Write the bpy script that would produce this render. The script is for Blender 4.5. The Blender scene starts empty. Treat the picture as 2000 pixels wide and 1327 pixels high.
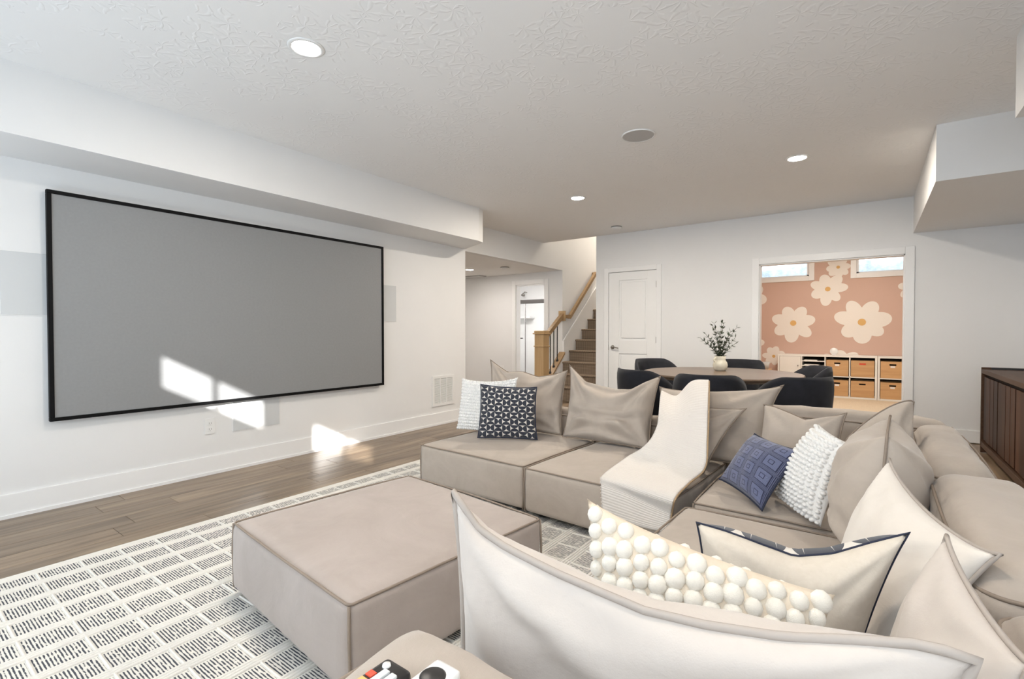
import bpy, bmesh, math, random
import numpy as np
from mathutils import Vector, Matrix, noise
PI=math.pi
sc=bpy.context.scene
COL=sc.collection
# ------------------------------------------------------------------ camera
cam_d=bpy.data.cameras.new('camera'); cam=bpy.data.objects.new('camera',cam_d); COL.objects.link(cam)
cam_d.sensor_width=36.0; cam_d.lens=955.0/2000*36.0; cam_d.clip_start=.02
cam.location=(0,0,1.157)
cam.rotation_euler=(PI/2-math.atan(16.5/955),0,math.atan(701/955))
sc.camera=cam
# ------------------------------------------------------------------ world, sun, daylight, exposure
wd=bpy.data.worlds.new('world'); sc.world=wd; wd.use_nodes=True
wd.node_tree.nodes['Background'].inputs[0].default_value=(.72,.86,1,1)
wd.node_tree.nodes['Background'].inputs[1].default_value=.8
def lamp(name,kind,loc,power,color=(1,1,1),size=None,size_y=None,direction=None,shape=None,spread=None):
    l=bpy.data.lights.new(name,kind); l.energy=power; l.color=color
    if kind=='AREA':
        l.shape=shape or ('RECTANGLE' if size_y else 'DISK'); l.size=size
        if size_y: l.size_y=size_y
        if spread: l.spread=spread
    elif kind=='SUN': l.angle=size
    o=bpy.data.objects.new(name,l); COL.objects.link(o); o.location=loc
    if direction: o.rotation_euler=Vector(direction).to_track_quat('-Z','Y').to_euler()
    return o
lamp('sun','SUN',(3,-6,5),12.0,(1,.98,.95),.013,direction=(-1.3,1,-.568))
lamp('patio_door_daylight','AREA',(-2.75,-1.02,1.08),26,(.74,.87,1.0),2.5,2.0,(0,1,.05))
lamp('transom_daylight','AREA',(.1,-1.02,2.22),22,(.84,.92,1.0),2.3,.22,(0,1,.12))
lamp('rear_window_daylight','AREA',(.05,-1.02,1.45),16,(.80,.90,1.0),2.2,1.0,(0,1,.0))
sc.view_settings.view_transform='Standard'; sc.view_settings.look='None'; sc.view_settings.gamma=1
sc.view_settings.use_curve_mapping=False
sc.view_settings.exposure=.54
try: sc.cycles.max_bounces=8
except Exception: pass

# ------------------------------------------------------------------ materials
MATS={}
def nodes(name):
    m=bpy.data.materials.new(name); m.use_nodes=True; nt=m.node_tree
    b=nt.nodes['Principled BSDF']; MATS[name]=m
    return m,nt,b
def N(nt,t,**kw):
    n=nt.nodes.new(t)
    for k,v in kw.items():
        if k.startswith('i_'):
            key=k[2:]; key=int(key) if key.isdigit() else key.replace('_',' ')
            n.inputs[key].default_value=v
        else: setattr(n,k,v)
    return n
def L(nt,a,b): nt.links.new(a,b)
def math_n(nt,op,a,b=None,c=None):
    n=nt.nodes.new('ShaderNodeMath'); n.operation=op
    for i,v in enumerate((a,b,c)):
        if v is None: continue
        if isinstance(v,(int,float)): n.inputs[i].default_value=v
        else: nt.links.new(v,n.inputs[i])
    return n.outputs[0]
def mixc(nt,fac,a,b):
    n=nt.nodes.new('ShaderNodeMix'); n.data_type='RGBA'
    if isinstance(fac,(int,float)): n.inputs[0].default_value=fac
    else: nt.links.new(fac,n.inputs[0])
    for s,v in ((6,a),(7,b)):
        if isinstance(v,tuple): n.inputs[s].default_value=v if len(v)==4 else v+(1,)
        else: nt.links.new(v,n.inputs[s])
    return n.outputs[2]
def bump(nt,b,h,strength=.3,dist=.01):
    n=nt.nodes.new('ShaderNodeBump'); n.inputs['Strength'].default_value=strength; n.inputs['Distance'].default_value=dist
    nt.links.new(h,n.inputs['Height']); nt.links.new(n.outputs[0],b.inputs['Normal']); return n
def coord(nt,kind='Object'): return nt.nodes.new('ShaderNodeTexCoord').outputs[kind]
def plain(name,col,rough=.5,metal=0,spec=.5,**kw):
    m,nt,b=nodes(name); b.inputs['Base Color'].default_value=col+(1,); b.inputs['Roughness'].default_value=rough
    b.inputs['Metallic'].default_value=metal; b.inputs['Specular IOR Level'].default_value=spec
    return m
def noisy(name,c1,c2,scale=8,rough=.6,bs=.2,bd=.002,bscale=None,detail=4,stretch=(1,1,1),spec=.4,sheen=0,kind='Object'):
    m,nt,b=nodes(name)
    mp=N(nt,'ShaderNodeMapping'); mp.inputs['Scale'].default_value=stretch; L(nt,coord(nt,kind),mp.inputs[0])
    t=N(nt,'ShaderNodeTexNoise',i_Scale=scale,i_Detail=detail); L(nt,mp.outputs[0],t.inputs['Vector'])
    r=N(nt,'ShaderNodeMapRange'); r.inputs[1].default_value=.3; r.inputs[2].default_value=.7; L(nt,t.outputs[0],r.inputs[0])
    L(nt,mixc(nt,r.outputs[0],c1,c2),b.inputs['Base Color'])
    b.inputs['Roughness'].default_value=rough; b.inputs['Specular IOR Level'].default_value=spec
    if sheen: b.inputs['Sheen Weight'].default_value=sheen
    if bs:
        t2=N(nt,'ShaderNodeTexNoise',i_Scale=bscale or scale*6,i_Detail=3); L(nt,mp.outputs[0],t2.inputs['Vector'])
        bump(nt,b,t2.outputs[0],bs,bd)
    return m
noisy('wall_paint',(.79,.79,.785),(.81,.81,.805),2,.6,.06,.001,180)
noisy('trim_paint',(.85,.85,.845),(.87,.87,.865),3,.35,0)
noisy('door_paint',(.85,.85,.84),(.87,.87,.86),3,.35,0)
def ceiling_mat():
    m,nt,b=nodes('ceiling_texture'); b.inputs['Base Color'].default_value=(.87,.868,.86,1); b.inputs['Roughness'].default_value=.7
    co=coord(nt)
    d=N(nt,'ShaderNodeTexNoise',i_Scale=4.0,i_Detail=2); L(nt,co,d.inputs['Vector'])
    v=N(nt,'ShaderNodeTexVoronoi',i_Scale=9.0); L(nt,co,v.inputs['Vector'])
    # stomp-brush sprays: each voronoi cell gets its own stripe direction
    sub=N(nt,'ShaderNodeVectorMath',operation='SUBTRACT'); L(nt,co,sub.inputs[0]); L(nt,v.outputs['Position'],sub.inputs[1])
    sp=N(nt,'ShaderNodeSeparateXYZ'); L(nt,sub.outputs[0],sp.inputs[0])
    a=math_n(nt,'ARCTAN2',sp.outputs[1],sp.outputs[0])
    a2=math_n(nt,'ADD',math_n(nt,'MULTIPLY',a,6.0),math_n(nt,'MULTIPLY',d.outputs[0],30.0))
    s=math_n(nt,'SINE',a2)
    h=math_n(nt,'MULTIPLY',math_n(nt,'MAXIMUM',math_n(nt,'SUBTRACT',s,.35),0),math_n(nt,'GREATER_THAN',d.outputs[0],.47))
    bump(nt,b,h,.34,.006)
ceiling_mat()
def wood(name,c1,c2,c3,axis=1,scale=1.0,rough=.45,rand=.35,bs=.08,spec=.5):
    m,nt,b=nodes(name)
    oi=N(nt,'ShaderNodeObjectInfo')
    co=coord(nt)
    off=N(nt,'ShaderNodeVectorMath',operation='SCALE'); L(nt,oi.outputs['Location'],off.inputs[0]); off.inputs['Scale'].default_value=3.7
    ad=N(nt,'ShaderNodeVectorMath',operation='ADD'); L(nt,co,ad.inputs[0]); L(nt,off.outputs[0],ad.inputs[1])
    mp=N(nt,'ShaderNodeMapping'); st=[9*scale,9*scale,9*scale]; st[axis]=.7*scale; mp.inputs['Scale'].default_value=st; L(nt,ad.outputs[0],mp.inputs[0])
    t=N(nt,'ShaderNodeTexNoise',i_Scale=1.6,i_Detail=5,i_Roughness=.6,i_Distortion=.6); L(nt,mp.outputs[0],t.inputs['Vector'])
    t2=N(nt,'ShaderNodeTexNoise',i_Scale=14,i_Detail=3); L(nt,mp.outputs[0],t2.inputs['Vector'])
    r=N(nt,'ShaderNodeMapRange'); r.inputs[1].default_value=.32; r.inputs[2].default_value=.68; L(nt,t.outputs[0],r.inputs[0])
    c=mixc(nt,r.outputs[0],c1,c2)
    c=mixc(nt,math_n(nt,'MULTIPLY',t2.outputs[0],.35),c,c3)
    hv=N(nt,'ShaderNodeHueSaturation'); L(nt,c,hv.inputs['Color'])
    L(nt,math_n(nt,'ADD',math_n(nt,'MULTIPLY',oi.outputs['Random'],rand),1-rand/2),hv.inputs['Value'])
    L(nt,hv.outputs[0],b.inputs['Base Color']); b.inputs['Roughness'].default_value=rough; b.inputs['Specular IOR Level'].default_value=spec
    bump(nt,b,t2.outputs[0],bs,.002)
wood('floor_wood',(.115,.074,.044),(.36,.265,.175),(.07,.044,.026),1,1,.30,.34)
wood('oak',(.50,.33,.16),(.60,.41,.22),(.40,.25,.11),2,1.4,.4,.05)
wood('oak_rail',(.33,.215,.11),(.42,.28,.15),(.26,.16,.075),1,1.4,.4,.05)  # oak darkened: the rail's weaker light is put into the colour
wood('walnut',(.032,.011,.005),(.085,.032,.012),(.012,.004,.003),2,1.1,.5,1.1,spec=.25)
wood('walnut_frame',(.065,.032,.016),(.095,.05,.026),(.035,.016,.009),1,1.5,.5,.05,spec=.3)
wood('table_wood',(.13,.088,.06),(.19,.135,.095),(.09,.058,.036),0,.8,.32,.05)
wood('bin_wood',(.55,.32,.145),(.66,.41,.20),(.47,.26,.11),0,1.5,.5,.12,.03)
plain('dark_metal',(.012,.012,.013),.4,.3); plain('matte_black',(.004,.004,.0045),.6,0,.15); plain('black_plastic',(.015,.014,.014),.35)
plain('nickel',(.35,.33,.30),.3,1); plain('white_plastic',(.82,.82,.81),.35); plain('grille',(.62,.635,.64),.7)
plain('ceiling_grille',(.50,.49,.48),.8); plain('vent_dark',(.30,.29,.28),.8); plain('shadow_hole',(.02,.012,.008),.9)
noisy('white_laminate',(.82,.80,.76),(.84,.82,.78),3,.4,0)
plain('tile_white',(.86,.86,.86),.2); plain('paper',(.85,.83,.80),.7); plain('label_white',(.85,.82,.80),.6); plain('red_tag',(.65,.07,.03),.5)
plain('rail_bronze',(.05,.045,.042),.4,.5)
noisy('screen_fabric',(.27,.275,.28),(.285,.29,.295),60,.62,.05,.0005,900,spec=.5); M_s=MATS['screen_fabric'].node_tree.nodes['Principled BSDF']; M_s.inputs['Metallic'].default_value=.12
noisy('mural_pink',(.60,.415,.335),(.635,.44,.36),1.2,.7,.05,.001,150)
plain('mural_white',(.84,.79,.73),.7); plain('mural_yellow',(.72,.44,.16),.7)
noisy('play_carpet',(.62,.50,.36),(.72,.60,.45),45,.95,.6,.004,260)
noisy('ceramic',(.62,.58,.47),(.72,.68,.57),9,.45,.05,.001,60)
noisy('leaf_green',(.035,.05,.028),(.075,.095,.06),30,.55,0); plain('stem_brown',(.09,.07,.045),.7)
noisy('black_velvet',(.005,.006,.010),(.011,.012,.019),14,.8,.15,.002,300,sheen=.12)
noisy('well_stone',(.45,.52,.58),(.75,.82,.88),9,.8,.6,.02,20)
def emit(name,col,st):
    m,nt,b=nodes(name); b.inputs['Base Color'].default_value=(.9,.9,.9,1)
    b.inputs['Emission Color'].default_value=col+(1,); b.inputs['Emission Strength'].default_value=st
emit('lamp_lens',(1,.96,.90),14)
def glass(name):
    m,nt,b=nodes(name); b.inputs['Base Color'].default_value=(.99,1,1,1); b.inputs['Roughness'].default_value=.02
    b.inputs['Transmission Weight'].default_value=1; b.inputs['IOR'].default_value=1.02
glass('clear_glass')
def fabric(name,c1,c2,rough=.85,sheen=.25,scale=5):
    m,nt,b=nodes(name); co=coord(nt,'Generated') if False else coord(nt)
    t=N(nt,'ShaderNodeTexNoise',i_Scale=scale,i_Detail=6,i_Roughness=.65,i_Distortion=.8); L(nt,co,t.inputs['Vector'])
    r=N(nt,'ShaderNodeMapRange'); r.inputs[1].default_value=.3; r.inputs[2].default_value=.72; L(nt,t.outputs[0],r.inputs[0])
    L(nt,mixc(nt,r.outputs[0],c1,c2),b.inputs['Base Color']); b.inputs['Roughness'].default_value=rough
    b.inputs['Sheen Weight'].default_value=sheen; b.inputs['Sheen Roughness'].default_value=.4; b.inputs['Specular IOR Level'].default_value=.25
    w=N(nt,'ShaderNodeTexNoise',i_Scale=7,i_Detail=4,i_Distortion=1.2); L(nt,co,w.inputs['Vector'])
    f=N(nt,'ShaderNodeTexNoise',i_Scale=420,i_Detail=2); L(nt,co,f.inputs['Vector'])
    h=math_n(nt,'ADD',math_n(nt,'MULTIPLY',w.outputs[0],1.0),math_n(nt,'MULTIPLY',f.outputs[0],.07))
    bump(nt,b,h,.30,.012)
fabric('sofa_fabric',(.405,.348,.295),(.465,.403,.346))
fabric('ottoman_fabric',(.38,.325,.29),(.45,.39,.355),scale=3.5)
fabric('pillow_fabric',(.43,.37,.315),(.49,.426,.366))
fabric('pale_fabric',(.55,.495,.45),(.61,.555,.505))
fabric('ivory_fabric',(.70,.65,.59),(.76,.71,.655))
fabric('cream_linen',(.62,.555,.47),(.68,.615,.53),.9,.1,40)
plain('piping_fabric',(.27,.215,.17),.85); plain('pale_piping',(.42,.37,.33),.85); plain('navy_piping',(.02,.025,.05),.85)
noisy('bobble_yarn',(.80,.755,.67),(.86,.82,.745),25,.95,.5,.002,500,spec=.1,sheen=.2)
noisy('bobble_base',(.70,.60,.48),(.76,.67,.55),30,.95,.5,.002,400,spec=.1)
noisy('bobble_white',(.82,.81,.79),(.86,.85,.83),25,.95,.5,.002,500,spec=.1)
def throw_mat():
    m,nt,b=nodes('throw_yarn'); b.inputs['Base Color'].default_value=(.74,.69,.64,1); b.inputs['Roughness'].default_value=.95
    b.inputs['Sheen Weight'].default_value=.3; b.inputs['Specular IOR Level'].default_value=.1
    sp=N(nt,'ShaderNodeSeparateXYZ'); L(nt,coord(nt,'UV'),sp.inputs[0])
    rows=math_n(nt,'ABSOLUTE',math_n(nt,'SINE',math_n(nt,'MULTIPLY',sp.outputs[1],260.0)))
    cols=math_n(nt,'ABSOLUTE',math_n(nt,'SINE',math_n(nt,'MULTIPLY',sp.outputs[0],150.0)))
    h=math_n(nt,'ADD',rows,math_n(nt,'MULTIPLY',cols,.3)); bump(nt,b,h,.45,.004)
throw_mat()
plain('tan_thread',(.42,.29,.17),.9)
def print_mat():
    m,nt,b=nodes('navy_print'); b.inputs['Roughness'].default_value=.85; b.inputs['Sheen Weight'].default_value=.2
    sp=N(nt,'ShaderNodeSeparateXYZ'); L(nt,coord(nt,'UV'),sp.inputs[0])
    u=math_n(nt,'MULTIPLY',sp.outputs[0],7.0); v=math_n(nt,'MULTIPLY',sp.outputs[1],8.0)
    fu=math_n(nt,'SUBTRACT',math_n(nt,'MULTIPLY',math_n(nt,'FRACT',u),2.0),1.0); fv=math_n(nt,'SUBTRACT',math_n(nt,'MULTIPLY',math_n(nt,'FRACT',v),2.0),1.0)
    ck=math_n(nt,'MODULO',math_n(nt,'ADD',math_n(nt,'FLOOR',u),math_n(nt,'FLOOR',v)),2.0)
    inv=math_n(nt,'SUBTRACT',1.0,ck)
    a=math_n(nt,'ADD',math_n(nt,'MULTIPLY',fu,ck),math_n(nt,'MULTIPLY',fv,inv))
    c=math_n(nt,'ADD',math_n(nt,'MULTIPLY',fv,ck),math_n(nt,'MULTIPLY',fu,inv))
    aa=math_n(nt,'SUBTRACT',1.0,math_n(nt,'ABSOLUTE',a))
    d=math_n(nt,'ADD',math_n(nt,'MULTIPLY',aa,aa),math_n(nt,'MULTIPLY',c,c))
    w=math_n(nt,'GREATER_THAN',d,1.0)
    t=N(nt,'ShaderNodeTexNoise',i_Scale=30,i_Detail=3); L(nt,coord(nt),t.inputs['Vector'])
    dark=mixc(nt,t.outputs[0],(.010,.013,.026),(.040,.045,.062))
    L(nt,mixc(nt,w,dark,(.72,.68,.62)),b.inputs['Base Color']); bump(nt,b,w,-.4,.003)
print_mat()
def blue_mat():
    m,nt,b=nodes('blue_knit'); b.inputs['Roughness'].default_value=.9; b.inputs['Sheen Weight'].default_value=.3
    sp=N(nt,'ShaderNodeSeparateXYZ'); L(nt,coord(nt,'UV'),sp.inputs[0])
    def cell(o,k): return math_n(nt,'ABSOLUTE',math_n(nt,'SUBTRACT',math_n(nt,'FRACT',math_n(nt,'MULTIPLY',o,k)),.5))
    du=cell(sp.outputs[0],4.0); dv=cell(sp.outputs[1],4.0)
    mx=math_n(nt,'MAXIMUM',du,dv)
    def band(x,c,w): return math_n(nt,'LESS_THAN',math_n(nt,'ABSOLUTE',math_n(nt,'SUBTRACT',x,c)),w)
    lines=math_n(nt,'MAXIMUM',band(mx,.36,.022),band(mx,.12,.018))
    rib=math_n(nt,'MULTIPLY',math_n(nt,'GREATER_THAN',mx,.40),math_n(nt,'GREATER_THAN',math_n(nt,'SINE',math_n(nt,'MULTIPLY',mx,190.0)),.2))
    lines=math_n(nt,'MAXIMUM',lines,rib)
    t=N(nt,'ShaderNodeTexNoise',i_Scale=22,i_Detail=3); L(nt,coord(nt),t.inputs['Vector'])
    base=mixc(nt,t.outputs[0],(.105,.12,.215),(.165,.185,.30))
    L(nt,mixc(nt,lines,base,(.022,.026,.065)),b.inputs['Base Color'])
    k=math_n(nt,'MULTIPLY',math_n(nt,'SINE',math_n(nt,'MULTIPLY',sp.outputs[1],420.0)),.12)
    bump(nt,b,math_n(nt,'SUBTRACT',k,lines),.7,.005)
blue_mat()
def rug_cell():
    m,nt,b=nodes('rug_stripe'); b.inputs['Roughness'].default_value=.95; b.inputs['Specular IOR Level'].default_value=.1
    co=coord(nt); oi=N(nt,'ShaderNodeObjectInfo')
    sp=N(nt,'ShaderNodeSeparateXYZ'); L(nt,co,sp.inputs[0])
    of=N(nt,'ShaderNodeVectorMath',operation='ADD'); L(nt,co,of.inputs[0]); L(nt,oi.outputs['Location'],of.inputs[1])
    mp=N(nt,'ShaderNodeMapping'); mp.inputs['Scale'].default_value=(40,95,1); L(nt,of.outputs[0],mp.inputs[0])
    t=N(nt,'ShaderNodeTexNoise',i_Scale=1.0,i_Detail=3); L(nt,mp.outputs[0],t.inputs['Vector'])
    wob=N(nt,'ShaderNodeTexNoise',i_Scale=60,i_Detail=2); L(nt,of.outputs[0],wob.inputs['Vector'])
    ph=math_n(nt,'ADD',math_n(nt,'MULTIPLY',sp.outputs[1],2*PI/.0102),math_n(nt,'MULTIPLY',wob.outputs[0],1.6))
    st=math_n(nt,'ADD',math_n(nt,'MULTIPLY',math_n(nt,'SINE',ph),.5),.5)
    f=math_n(nt,'MULTIPLY',st,math_n(nt,'ADD',math_n(nt,'MULTIPLY',t.outputs[0],2.6),-.55))
    r=N(nt,'ShaderNodeMapRange'); r.inputs[1].default_value=.30; r.inputs[2].default_value=.58; L(nt,f,r.inputs[0])
    L(nt,mixc(nt,r.outputs[0],(.76,.73,.67),(.075,.08,.095)),b.inputs['Base Color']); bump(nt,b,st,-.5,.004)
rug_cell()
def rug_base():
    m,nt,b=nodes('rug_wool'); b.inputs['Roughness'].default_value=.95; b.inputs['Specular IOR Level'].default_value=.1
    co=coord(nt); t=N(nt,'ShaderNodeTexNoise',i_Scale=60,i_Detail=3); L(nt,co,t.inputs['Vector'])
    L(nt,mixc(nt,t.outputs[0],(.74,.71,.65),(.84,.82,.77)),b.inputs['Base Color'])
    mp=N(nt,'ShaderNodeMapping'); mp.inputs['Scale'].default_value=(40,120,40); L(nt,co,mp.inputs[0])
    w=N(nt,'ShaderNodeTexNoise',i_Scale=1.5,i_Detail=2); L(nt,mp.outputs[0],w.inputs['Vector']); bump(nt,b,w.outputs[0],.6,.004)
rug_base()
def stair_carpet():
    m,nt,b=nodes('stair_carpet'); b.inputs['Roughness'].default_value=.95
    co=coord(nt); mp=N(nt,'ShaderNodeMapping'); mp.inputs['Scale'].default_value=(1,1,1); L(nt,co,mp.inputs[0])
    sp=N(nt,'ShaderNodeSeparateXYZ'); L(nt,mp.outputs[0],sp.inputs[0])
    yz=math_n(nt,'ADD',sp.outputs[1],sp.outputs[2])
    a=math_n(nt,'SINE',math_n(nt,'MULTIPLY',math_n(nt,'ADD',sp.outputs[0],yz),150.0)); c=math_n(nt,'SINE',math_n(nt,'MULTIPLY',math_n(nt,'SUBTRACT',sp.outputs[0],yz),150.0))
    p=math_n(nt,'ADD',math_n(nt,'MULTIPLY',math_n(nt,'MULTIPLY',a,c),.5),.5)
    L(nt,mixc(nt,p,(.075,.05,.033),(.40,.30,.21)),b.inputs['Base Color']); bump(nt,b,p,.5,.004)
stair_carpet()
M=MATS

# ------------------------------------------------------------------ mesh helpers
def mesh(name,vf,mat,smooth=False):
    v,f=vf[0],vf[1]
    me=bpy.data.meshes.new(name); me.from_pydata([tuple(p) for p in v],[],[tuple(q) for q in f]); me.update()
    me.materials.append(M[mat])
    if smooth: me.polygons.foreach_set('use_smooth',[True]*len(me.polygons))
    return me
def obj(name,vf,mat,parent=None,smooth=False,loc=None,rot=None,world=False):
    me=vf if isinstance(vf,bpy.types.Mesh) else mesh(name,vf,mat,smooth)
    o=bpy.data.objects.new(name,me); COL.objects.link(o)
    if parent is not None:
        o.parent=parent
        if world:
            off=Vector(); p=parent
            while p is not None: off+=p.location; p=p.parent
            for vv in me.vertices: vv.co-=off
    if loc is not None: o.location=loc
    if rot is not None: o.rotation_euler=rot
    return o
def tag(o,label,cat,group=None):
    o['label']=label; o['category']=cat
    if group: o['group']=group
    return o
def thing(name,label,cat,loc=(0,0,0),rz=0,group=None):
    o=bpy.data.objects.new(name,None); COL.objects.link(o); o.location=loc; o.rotation_euler=(0,0,rz); o.empty_display_size=.1
    return tag(o,label,cat,group)
def struct(name,vf,mat,smooth=False,label=None):
    o=obj(name,vf,mat,None,smooth); o['kind']='structure'
    if label: o['label']=label
    return o
def stuff(o): o['kind']='stuff'; return o
def join(*parts):
    V=[];F=[]
    for v,f in parts:
        n=len(V); V+= [tuple(p) for p in v]; F+=[tuple(i+n for i in q) for q in f]
    return V,F
def box(x0,x1,y0,y1,z0,z1):
    v=[(x0,y0,z0),(x1,y0,z0),(x1,y1,z0),(x0,y1,z0),(x0,y0,z1),(x1,y0,z1),(x1,y1,z1),(x0,y1,z1)]
    return v,[(0,3,2,1),(4,5,6,7),(0,1,5,4),(1,2,6,5),(2,3,7,6),(3,0,4,7)]
def bbox(x0,x1,y0,y1,z0,z1,r=.004):
    """box with chamfered edges"""
    bm=bmesh.new(); v,f=box(x0,x1,y0,y1,z0,z1)
    vs=[bm.verts.new(p) for p in v]
    for q in f: bm.faces.new([vs[i] for i in q])
    bmesh.ops.bevel(bm,geom=list(bm.edges),offset=r,segments=2,affect='EDGES',profile=.6)
    out=frombm(bm); return out
def frombm(bm):
    bm.verts.index_update(); v=[tuple(p.co) for p in bm.verts]; f=[tuple(x.index for x in q.verts) for q in bm.faces]; bm.free(); return v,f
def cyl(p0,p1,r0,r1=None,n=16,cap=True):
    r1=r0 if r1 is None else r1; p0=Vector(p0);p1=Vector(p1); d=(p1-p0).normalized()
    a=d.orthogonal().normalized(); b=d.cross(a); V=[];F=[]
    for p,r in ((p0,r0),(p1,r1)):
        for i in range(n):
            t=2*PI*i/n; V.append(tuple(p+a*(r*math.cos(t))+b*(r*math.sin(t))))
    for i in range(n): F.append((i,(i+1)%n,n+(i+1)%n,n+i))
    if cap: F.append(tuple(range(n-1,-1,-1))); F.append(tuple(range(n,2*n)))
    return V,F
def lathe(prof,n=24,c=(0,0,0)):
    V=[];F=[]
    for r,z in prof:
        for i in range(n):
            t=2*PI*i/n; V.append((c[0]+r*math.cos(t),c[1]+r*math.sin(t),c[2]+z))
    for k in range(len(prof)-1):
        for i in range(n): F.append((k*n+i,k*n+(i+1)%n,(k+1)*n+(i+1)%n,(k+1)*n+i))
    if prof[0][0]>1e-6: F.append(tuple(range(n-1,-1,-1)))
    if prof[-1][0]>1e-6: F.append(tuple((len(prof)-1)*n+i for i in range(n)))
    return V,F
def tube(pts,r,n=6,closed=False):
    P=[Vector(p) for p in pts]; V=[];F=[]; m=len(P); prev=None
    for i in range(m):
        if closed: t=P[(i+1)%m]-P[i-1]
        else: t=P[min(i+1,m-1)]-P[max(i-1,0)]
        t.normalize()
        if prev is None: a=t.orthogonal().normalized()
        else:
            a=prev-t*prev.dot(t); a=a.normalized() if a.length>1e-6 else t.orthogonal().normalized()
        prev=a; b=t.cross(a)
        for k in range(n):
            q=2*PI*k/n; V.append(tuple(P[i]+a*(r*math.cos(q))+b*(r*math.sin(q))))
    for i in range(m if closed else m-1):
        j=(i+1)%m
        for k in range(n): F.append((i*n+k,i*n+(k+1)%n,j*n+(k+1)%n,j*n+k))
    if not closed: F.append(tuple(range(n-1,-1,-1))); F.append(tuple((m-1)*n+k for k in range(n)))
    return V,F
def prism_xy(poly,z0,z1):
    n=len(poly); V=[(x,y,z0) for x,y in poly]+[(x,y,z1) for x,y in poly]
    return V,[tuple(range(n-1,-1,-1)),tuple(range(n,2*n))]+[(i,(i+1)%n,n+(i+1)%n,n+i) for i in range(n)]
def prism_yz(poly,x0,x1):
    n=len(poly); V=[(x0,y,z) for y,z in poly]+[(x1,y,z) for y,z in poly]
    return V,[tuple(range(n)),tuple(range(2*n-1,n-1,-1))]+[(i,n+i,n+(i+1)%n,(i+1)%n) for i in range(n)]
def xf(vf,mat): return [tuple(mat@Vector(p)) for p in vf[0]],vf[1]
def copy_tree(o,parent=None):
    c=o.copy(); COL.objects.link(c); c.parent=parent
    for ch in list(o.children): copy_tree(ch,c)
    return c
def nz(x,y,z): return noise.noise(Vector((x,y,z)))

# ================================================================== THE SETTING
XW=-4.29; YF=6.88; ZC=2.62; ZS=2.23; XR=1.36; YB=-1.0; XH=-4.40; YH=7.50
fl=struct('floor',box(-8,XR,YB-.1,10.3,-.06,-.006),'floor_wood')
plank=mesh('plank',bbox(-.0895,.0895,-.609,.609,-.012,0,.0016),'floor_wood')
rng=random.Random(4)
for c in range(24):
    x=XW+.09+c*.18; off=rng.random()*1.22
    for k in range(-1,7):
        y=YB+off+k*1.22
        if y<YB+.61 or y>YF-.05: continue
        obj('floor_plank',plank,None,fl,loc=(x,y,0))
struct('floor_playroom',box(-2.3,XR,7.0,10.5,-.05,.004),'play_carpet')
# walls
struct('wall_left',join(box(XW-.11,XW,YB,4.81,0,ZC),box(-8,XW-.11,4.70,4.81,0,ZC)),'wall_paint')
struct('soffit_left',prism_xy([(XW-.001,YB),(-3.77,YB),(-3.77,4.47),(-3.80,4.58),(XW-.001,4.81)],ZS,ZC),'wall_paint')
struct('wall_far',join(box(-3.436,-3.225,YF,YF+.12,0,ZC),box(-3.225,-2.475,YF,YF+.12,2.04,ZC),box(-2.475,-1.152,YF,YF+.12,0,ZC),
      box(-1.152,.294,YF,YF+.12,2.0,ZC),box(.294,XR,YF,YF+.12,0,ZC)),'wall_paint')
struct('wall_right',box(XR,XR+.12,YB,10.62,0,2.85),'wall_paint')
struct('wall_rear',join(box(XW-.11,-4.0,YB-.03,YB,0,ZC),box(-4.0,-1.5,YB-.03,YB,2.08,ZC),box(-1.5,-1.13,YB-.03,YB,0,ZC),
      box(-1.13,-.66,YB-.03,YB,2.337,ZC),box(-1.13,-.66,YB-.03,YB,1.95,2.10),box(-1.13,-.66,YB-.03,YB,0,.95),box(-.66,-.63,YB-.03,YB,0,ZC),
      box(-.63,-.17,YB-.03,YB,2.337,ZC),box(-.63,-.17,YB-.03,YB,1.95,2.10),box(-.63,-.17,YB-.03,YB,0,.95),box(-.17,.46,YB-.03,YB,1.95,ZC),box(-.17,.46,YB-.03,YB,0,.95),
      box(.46,.90,YB-.03,YB,2.337,ZC),box(.46,.90,YB-.03,YB,1.95,2.10),box(.46,.90,YB-.03,YB,0,.95),box(.90,.93,YB-.03,YB,0,ZC),
      box(.93,1.34,YB-.03,YB,2.337,ZC),box(.93,1.15,YB-.03,YB,1.95,2.10),box(.93,1.15,YB-.03,YB,0,.95),box(1.15,1.34,YB-.03,YB,0,2.10),box(1.34,XR+.12,YB-.03,YB,0,ZC)),'wall_paint')
struct('trim_patio_frame',join(box(-4.0,-3.95,YB-.12,YB,0,2.08),box(-1.55,-1.5,YB-.12,YB,0,2.08),box(-2.78,-2.72,YB-.12,YB,0,2.08),box(-4.0,-1.5,YB-.12,YB,2.03,2.08)),'trim_paint')
struct('added_sun_block',box(-8,6,YB-6,YB-.12,2.04,2.09),'oak')  # unseen slab added to keep direct sun out of the patio door
struct('ceiling',box(XH-.1,XR+.12,YB-.12,YF,ZC,ZC+.3),'ceiling_texture')
struct('bulkhead_right',box(.36,XR,4.60,YF,2.22,ZC),'wall_paint')
struct('soffit_right',box(.57,XR,2.2,3.47,2.22,ZC),'wall_paint')
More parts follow.
